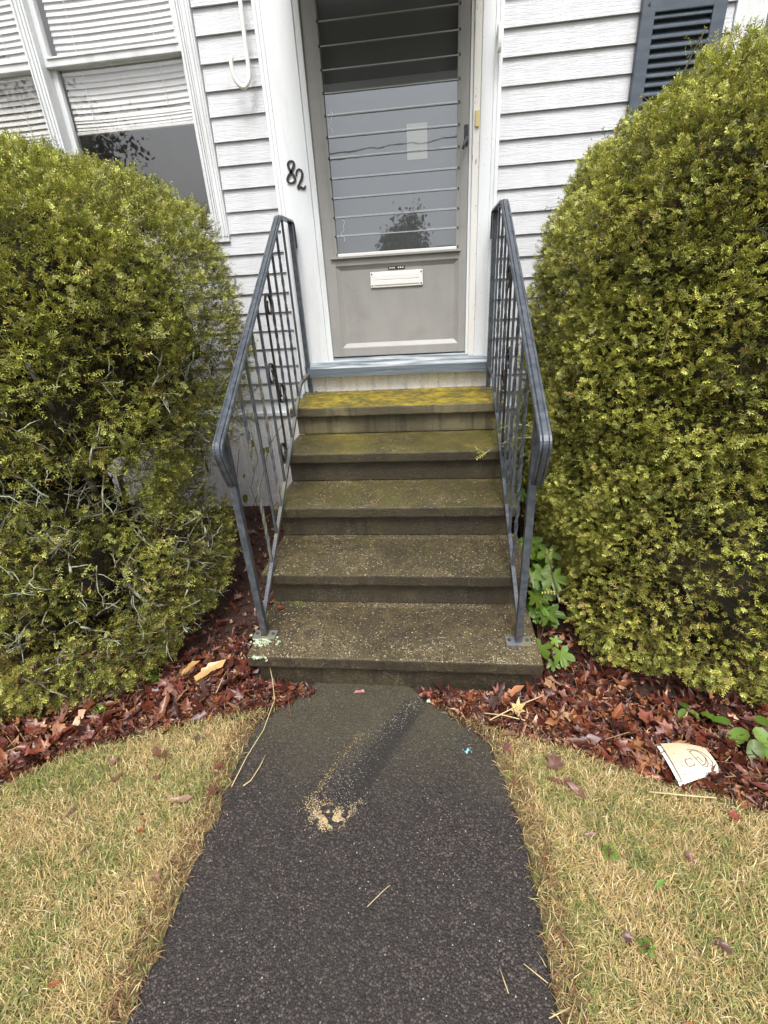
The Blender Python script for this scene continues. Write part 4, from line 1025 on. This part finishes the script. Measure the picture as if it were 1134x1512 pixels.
plant('weed_sprout', 'small clover-like weed growing in the lawn', 'weed', (.64, -2.43, .01), [(.014 * math.cos(a), .014 * math.sin(a), 0.022 + .006 * math.sin(3 * a), .009, a, .1, 0, gcol() * 1.3) for a in np.linspace(0, 5.8, 7)], 'round', g, stem_r=.001)
plant('weed_sprout', 'tiny green weed growing in the lawn nearest the path', 'weed', (.66, -2.64, .01), [(.012 * math.cos(a), .012 * math.sin(a), .02, .009, a, .1, 0, gcol()) for a in np.linspace(0, 5, 5)], 'round', g, stem_r=.001)
# new shoots under the sparse hedge
for (x, y, z, lab) in ((-1.20, -2.03, .02, 'bright green yew seedling at the outer foot of the sparse hedge'), (-1.05, -1.86, .02, 'bright green yew seedling between the litter and the sparse hedge')):
    n = 14; gg = np.random.default_rng(int(-x * 100)); O = np.tile([x, y, z], (n, 1)) + gg.normal(size=(n, 3)) * [.02, .015, .012]; O[:, 2] = np.abs(O[:, 2]) + .015
    D = nrmz(gg.normal(size=(n, 3)) * .7 + [0, -.3, .5]); c = np.tile([.12, .24, .03], (n, 1)) * gg.uniform(.8, 1.3, (n, 1))
    V, F, C = shoots(O, D, gg.uniform(.03, .055, n), c, c * 1.5, gg, nl=.018, nw=.004); o = npmesh('yew_seedling', V, F, 'yew', None, C); tag(o, lab, 'seedling')
# vine on the skirt behind the railing
vine = thing('vine', 'thin wild vine with small heart leaves climbing the white skirt', 'vine', (-1.18, -.12, 0))
for pts in ([(-1.2, -.14, 0), (-1.24, -.12, .2), (-1.15, -.10, .42), (-1.17, -.09, .62)], [(-1.26, -.16, 0), (-1.13, -.13, .28), (-1.05, -.10, .52), (-.92, -.1, .68)], [(-1.32, -.15, 0), (-1.34, -.12, .26), (-1.28, -.1, .5)]):
    m = MB(); m.tube(pts, .0022, 5); m.build('stem', 'stem', vine)
for (x, z, s_, yaw) in ((-1.167, .55, .030, -1.2), (-1.175, .62, .024, -2.0), (-1.095, .49, .032, -1.6), (-1.06, .50, .024, -.8), (-1.296, .12, .034, -1.6), (-1.27, .30, .018, -2.2)):
    leaf_part(vine, (x, -.125, z), s_, 'round', np.array([.15, .16, .03]) * g.uniform(.7, 1.2), Matrix.Rotation(yaw, 3, 'Z') @ Matrix.Rotation(1.1, 3, 'Y'), g)

# ------------------------------------------------------------------ grit, moss, straws, litter
def grains(n, fn, seed, s0, s1, cols, name, label, z=.006):
    g = np.random.default_rng(seed); T = np.array([[1, 0, -.3], [-.5, .87, -.3], [-.5, -.87, -.3], [.1, .1, .8], ]); F0 = np.array([[0, 1, 3], [1, 2, 3], [2, 0, 3], [0, 2, 1]])
    V, F, C = [], [], []; k = 0
    while k < n:
        p = fn(g)
        if p is None: continue
        s_ = g.uniform(s0, s1); v = (T * s_ * g.uniform(.6, 1.2, 3)) @ rotm(g, .8).T + np.array([p[0], p[1], z + s_ * .2]); V.append(v); F.append(F0 + 4 * k); C.append(np.tile(np.array(cols[g.integers(0, len(cols))]) * g.uniform(.75, 1.2), (4, 1))); k += 1
    o = npmesh(name, np.concatenate(V), np.concatenate(F), 'grit', None, np.concatenate(C)); tag(o, label, 'grit', kind='stuff'); return o
def along(pts, u):
    k = min(int(u * (len(pts) - 1)), len(pts) - 2); f = u * (len(pts) - 1) - k; return pts[k][0] * (1 - f) + pts[k + 1][0] * f, pts[k][1] * (1 - f) + pts[k + 1][1] * f
def sandfn(g):
    u = np.clip(g.normal(.30, .20), 0, 1); x, y = along([(-.252, -2.345), (-.205, -2.382), (-.16, -2.380), (-.105, -2.33), (-.078, -2.275)], u); w = .020 * (1.2 - u)
    x += g.normal() * w; y += g.normal() * w + abs(g.normal()) * .008
    if mnoise.noise((x * 45, y * 45, 2)) < -.10: return None
    return x, y
grains(1900, sandfn, 3, .0009, .0026, [(.55, .40, .20), (.62, .48, .28), (.42, .30, .14), (.70, .60, .42)], 'sand_grit', 'patch of loose tan sand grit lying on the asphalt path')
def whitefn(g):
    u = g.random() ** 1.2; x, y = along([(-.165, -2.33), (-.145, -2.20), (-.07, -2.07), (.03, -1.945), (.075, -1.89)], u); return x + g.normal() * .036 * (1 - .45 * u), y + g.normal() * .02
grains(1100, whitefn, 4, .0008, .0022, [(.62, .60, .55), (.5, .47, .42), (.10, .09, .09), (.10, .09, .09), (.4, .32, .2)], 'white_grit', 'streak of pale stone chips washed down the asphalt path')
def edgefn(g):
    x, y = along([(-.25, -2.29), (-.225, -2.23), (-.185, -2.14), (-.125, -2.05)], g.random()); return x + g.normal() * .009, y + g.normal() * .012
grains(260, edgefn, 5, .001, .0026, [(.50, .38, .18)], 'sand_grit', 'thin trail of tan sand along the pale chips on the path')
def pathfn(g):
    y = g.uniform(-3.3, -1.88); x = g.uniform(pathL(y) + .02, pathR(y) - .02); return x, y
grains(70, pathfn, 6, .0008, .0019, [(.66, .62, .56), (.5, .42, .32), (.45, .38, .25)], 'stone_chips', 'scattered single pale stone chips on the asphalt path')
def blobs(n, c, sp, r0, r1, seed, label, mat='lichen', name='lichen_clump'):
    g = np.random.default_rng(seed); m = bmesh.new()
    for k in range(n):
        p = Vector((c[0] + g.normal() * sp[0], c[1] + g.normal() * sp[1], c[2])); r_ = g.uniform(r0, r1)
        q = bmesh.ops.create_icosphere(m, subdivisions=1, radius=r_)
        for v in q['verts']: v.co = Vector((v.co.x * g.uniform(.7, 1.3), v.co.y * g.uniform(.7, 1.3), v.co.z * .55)) + p
    me = bpy.data.meshes.new(name); m.to_mesh(me); m.free(); me.materials.append(M[mat]); o = bpy.data.objects.new(name, me); COL.objects.link(o); tag(o, label, 'lichen', kind='stuff')
blobs(70, (-.592, -1.755, .179), (.028, .018), .003, .010, 2, 'pale green lichen clump around the railing post on the bottom tread')
blobs(40, (-.585, -1.850, .172), (.022, .006), .003, .007, 3, 'green moss tuft on the front edge of the bottom tread')
def f_m2(x): x.col(x.mix(x.noise(x.pos(), 90, 3), (.05, .075, .012), (.11, .15, .025))); x.rough(.95)
mk('moss', f_m2)
blobs(34, (-.50, -1.492, .178), (.045, .009), .002, .006, 4, 'bright green moss growing at the base of the second riser', 'moss', 'moss_clump')
def straw(pts, r_, label, name='straw_stalk', mat='straw'):
    m = MB(); m.tube(pts, r_, 5); o = m.build(name, mat, None, True); tag(o, label, 'straw'); return o
straw([(.815, -2.247, .040), (.91, -2.253, .042), (1.01, -2.255, .040)], .0026, 'straight pale straw lying on the lawn below the printed paper')
straw([(.345, -2.01, .05), (.45, -1.955, .065), (.56, -1.905, .075)], .0026, 'longer of two straws lying slanted across the litter by the dense hedge')
straw([(.33, -1.975, .045), (.40, -1.985, .05), (.475, -2.005, .05)], .0024, 'short straw crossing a slanted straw on the litter')
straw([(-.565, -1.80, .10), (-.535, -1.86, .075), (-.50, -1.95, .045), (-.505, -2.08, .03), (-.53, -2.2, .03), (-.545, -2.30, .02)], .0016, 'long thin dry stem draped from the bottom step along the path edge')
straw([(-.47, -2.17, .012), (-.475, -2.22, .014), (-.49, -2.27, .012), (-.51, -2.29, .012)], .002, 'short bent dry stem lying on the path edge')
straw([(-.04, -2.60, .010), (.0, -2.56, .011), (.018, -2.545, .010)], .0011, 'tiny dry needle lying in the middle of the asphalt path')
straw([(.30, -2.70, .010), (.315, -2.745, .010)], .0011, 'tiny pale needle lying on the path near its lawn edge')
for k, (x, y, an, L) in enumerate([(.40, -2.78, .4, .05), (.41, -2.72, 2.6, .06), (.43, -2.80, 1.0, .07)]):
    straw([(x, y, .012), (x + L * math.cos(an), y + L * math.sin(an), .014)], .0014, ['dry grass stalk fallen across the path edge by the lawn'][0])['group'] = 'dry stalks at the path edge'
# blue scrap, crumpled wrapper
g = np.random.default_rng(71)
m = MB(); n = 12; vs = [(.258 + .017 * u - .002 * math.sin(u * 7), -2.112 + .0035 * math.sin(u * 5) + w * (.005 + .003 * math.cos(u * 4)), .010 + .004 * math.sin(u * 6 + w)) for u in np.linspace(-1, 1, n) for w in (-1, 1)]
m.add(vs, [(2 * i, 2 * i + 1, 2 * i + 3, 2 * i + 2) for i in range(n - 1)])
def f_blue(x): x.col((.28, .62, .72)); x.rough(.5)
mk('blue_plastic', f_blue); tag(m.build('plastic_scrap', 'blue_plastic', None), 'tiny light blue plastic scrap lying on the asphalt path', 'scrap')
def crumple(c, sx, sy, sz, col, label, name, seed):
    g = np.random.default_rng(seed); k = 8; V = []
    for i in range(k):
        for j in range(k):
            u, v = i / (k - 1) * 2 - 1, j / (k - 1) * 2 - 1; rr = 1 - .3 * (u * u * v * v)
            V.append((c[0] + sx * u * rr + g.normal() * sx * .08, c[1] + sy * v * rr + g.normal() * sy * .08, c[2] + sz * (g.random() * 1.0 + .5 * (1 - u * u))))
    F = [(i * k + j, i * k + j + 1, i * k + k + j + 1, i * k + k + j) for i in range(k - 1) for j in range(k - 1)]
    C = np.tile(np.array(col), (k * k, 1)) * g.uniform(.75, 1.2, (k * k, 1)); tag(npmesh(name, V, F, 'litter_paper', None, C), label, 'litter')
crumple((.125, -1.90, .010), .016, .012, .010, (.66, .62, .50), 'crumpled off-white scrap at the head of the path', 'paper_scrap', 1)
crumple((.115, -1.872, .008), .035, .014, .014, (.42, .14, .10), 'torn reddish wrapper at the head of the path', 'wrapper', 2)
# printed paper on the lawn
def f_card(x):
    P = x.pos(); n = x.noise(P, 300, 3); X, Y, Z = x.xyz(P); u = x.ramp(x.math('SUBTRACT', x.math('ADD', Y, 2.16), x.math('MULTIPLY', x.math('SUBTRACT', X, .98), .55)), -.075, .085)
    c = x.mix(u, (.60, .57, .50), (.58, .39, .25)); c = x.mix(x.ramp(n, .66, .72, 0, .5), c, (.45, .22, .08)); x.col(c); x.rough(.75)
mk('printed_card', f_card)
def f_cw(x): x.col((.78, .77, .73)); x.rough(.8)
mk('card_white', f_cw)
pap = thing('printed_paper', 'folded stained printed paper lying on the lawn edge by the litter', 'paper', (.98, -2.15, .03))
cs = [Vector((.908, -2.090, .066)), Vector((.930, -2.212, .046)), Vector((1.066, -2.166, .046)), Vector((1.050, -2.090, .056))]
def pq(u, v): a = cs[0].lerp(cs[3], u); b_ = cs[1].lerp(cs[2], u); p = a.lerp(b_, v); p.z += .010 * math.sin(u * 3.0) + .006 * math.sin(v * 3); return p
def sheet(mat, name, dz, du=0.0):
    m = MB(); k = 10; m.add([pq(i / k * (1 + du) - du, j / k) + Vector((0, 0, dz)) for i in range(k + 1) for j in range(k + 1)], [(i * 11 + j, i * 11 + j + 1, i * 11 + 12 + j, i * 11 + 11 + j) for i in range(k) for j in range(k)])
    o = m.build(name, mat, pap, True); return o
sheet('printed_card', 'cover', 0); sheet('card_white', 'page', -.012, .06); sheet('card_white', 'page', -.020, .04)
def f_ink(x): x.col((.13, .12, .09)); x.rough(.8)
mk('ink', f_ink)
def inkline(uv, r_=.0011):
    m = MB(); m.tube([pq(u, v) + Vector((0, 0, .0016)) for u, v in uv], r_, 4); m.build('ink_line', 'ink', pap)
inkline([(.62 + .16 * math.cos(a) , .52 + .25 * math.sin(a)) for a in np.linspace(-2.2, 1.6, 16)]); inkline([(.50, .30), (.54, .55), (.60, .78), (.70, .85), (.78, .72), (.80, .5)])
inkline([(.36 + .09 * math.cos(a), .64 + .12 * math.sin(a) + .02 * math.sin(3 * a)) for a in np.linspace(.3, 6.0, 18)]); inkline([(.48, .25), (.62, .22), (.78, .30), (.88, .5), (.90, .72), (.84, .85), (.78, .8)]); inkline([(.56, .55), (.62, .5), (.66, .68)])

# ------------------------------------------------------------------ across the street (mirrored in the glass)
def leafy_tree(base, h, rx, rz, seed, label, n=9000, col=(.05, .09, .025), ls=.11):
    t = thing('street_tree', label, 'tree', base); g = np.random.default_rng(seed); c = np.array(base) + np.array([0, 0, h - rz])
    m = MB(); m.tube([base, (base[0] + .1, base[1], base[2] + h * .4), (base[0], base[1], base[2] + h * .8)], [.28, .2, .08], 8)
    for k in range(7):
        a = k * .9; m.tube([(base[0], base[1], base[2] + h * (.35 + .05 * k)), (base[0] + rx * .7 * math.cos(a), base[1] + rx * .7 * math.sin(a), base[2] + h * (.6 + .05 * k))], [.09, .03], 5)
    m.build('trunk', 'bark', t)
    cl = nrmz(g.normal(size=(26, 3))) * (g.random((26, 1)) ** .5) * [rx * .85, rx * .85, rz * .85] + c
    p = cl[g.integers(0, 26, n)] + g.normal(size=(n, 3)) * [rx * .2, rx * .2, rz * .16]
    u = nrmz(g.normal(size=(n, 3))); v = nrmz(np.cross(u, g.normal(size=(n, 3)))); s_ = g.uniform(.6, 1.2, (n, 1)) * ls
    V = np.stack([p - u * s_, p + v * s_ * .6, p + u * s_, p - v * s_ * .6], 1).reshape(-1, 3); C = np.repeat(np.array(col) * g.uniform(.5, 1.5, (n, 1)), 4, 0)
    o = npmesh('crown', V, np.arange(4 * n).reshape(-1, 4), 'green_leaf', t, C, base); o['kind'] = 'stuff'
leafy_tree((-1.5, -26, 0), 8.3, 1.35, 2.6, 1, 'rounded street tree across the road mirrored in the storm door')
leafy_tree((-16.5, -21, 0), 10.5, 3.6, 4.2, 2, 'broad dark street tree across the road mirrored in the blinds window', 12000, (.045, .05, .025), .12)
leafy_tree((4.5, -30, 0), 7.0, 3.4, 2.6, 3, 'bare-looking distant tree across the road mirrored low in the storm door', 900, (.10, .10, .08), .10)
for k, (y, z, lab) in enumerate(((-15.0, 8.1, 'highest'), (-15.6, 5.2, 'middle'), (-15.2, 4.5, 'lowest'))):
    m = MB(); m.tube([(x, y, z - .9 * (1 - (x / 40) ** 2) + .03 * x) for x in np.linspace(-40, 40, 33)], .018, 5); tag(m.build('overhead_wire', 'wire', None), lab + ' black overhead wire strung along the road', 'wire')
oh = thing('house_across', 'brown-roofed house across the road mirrored in the window', 'house', (-9, -34, 0))
box('wall', 'white_trim', oh, -14, -5, -38, -33, 0, 3.0)
m = MB(); m.add([(-14.4, -38.4, 2.9), (-4.6, -38.4, 2.9), (-4.6, -32.6, 2.9), (-14.4, -32.6, 2.9), (-14.4, -35.5, 5.2), (-4.6, -35.5, 5.2)], [(0, 1, 5, 4), (2, 3, 4, 5), (0, 4, 3), (1, 2, 5), (0, 3, 2, 1)]); m.build('roof', 'roof', oh)
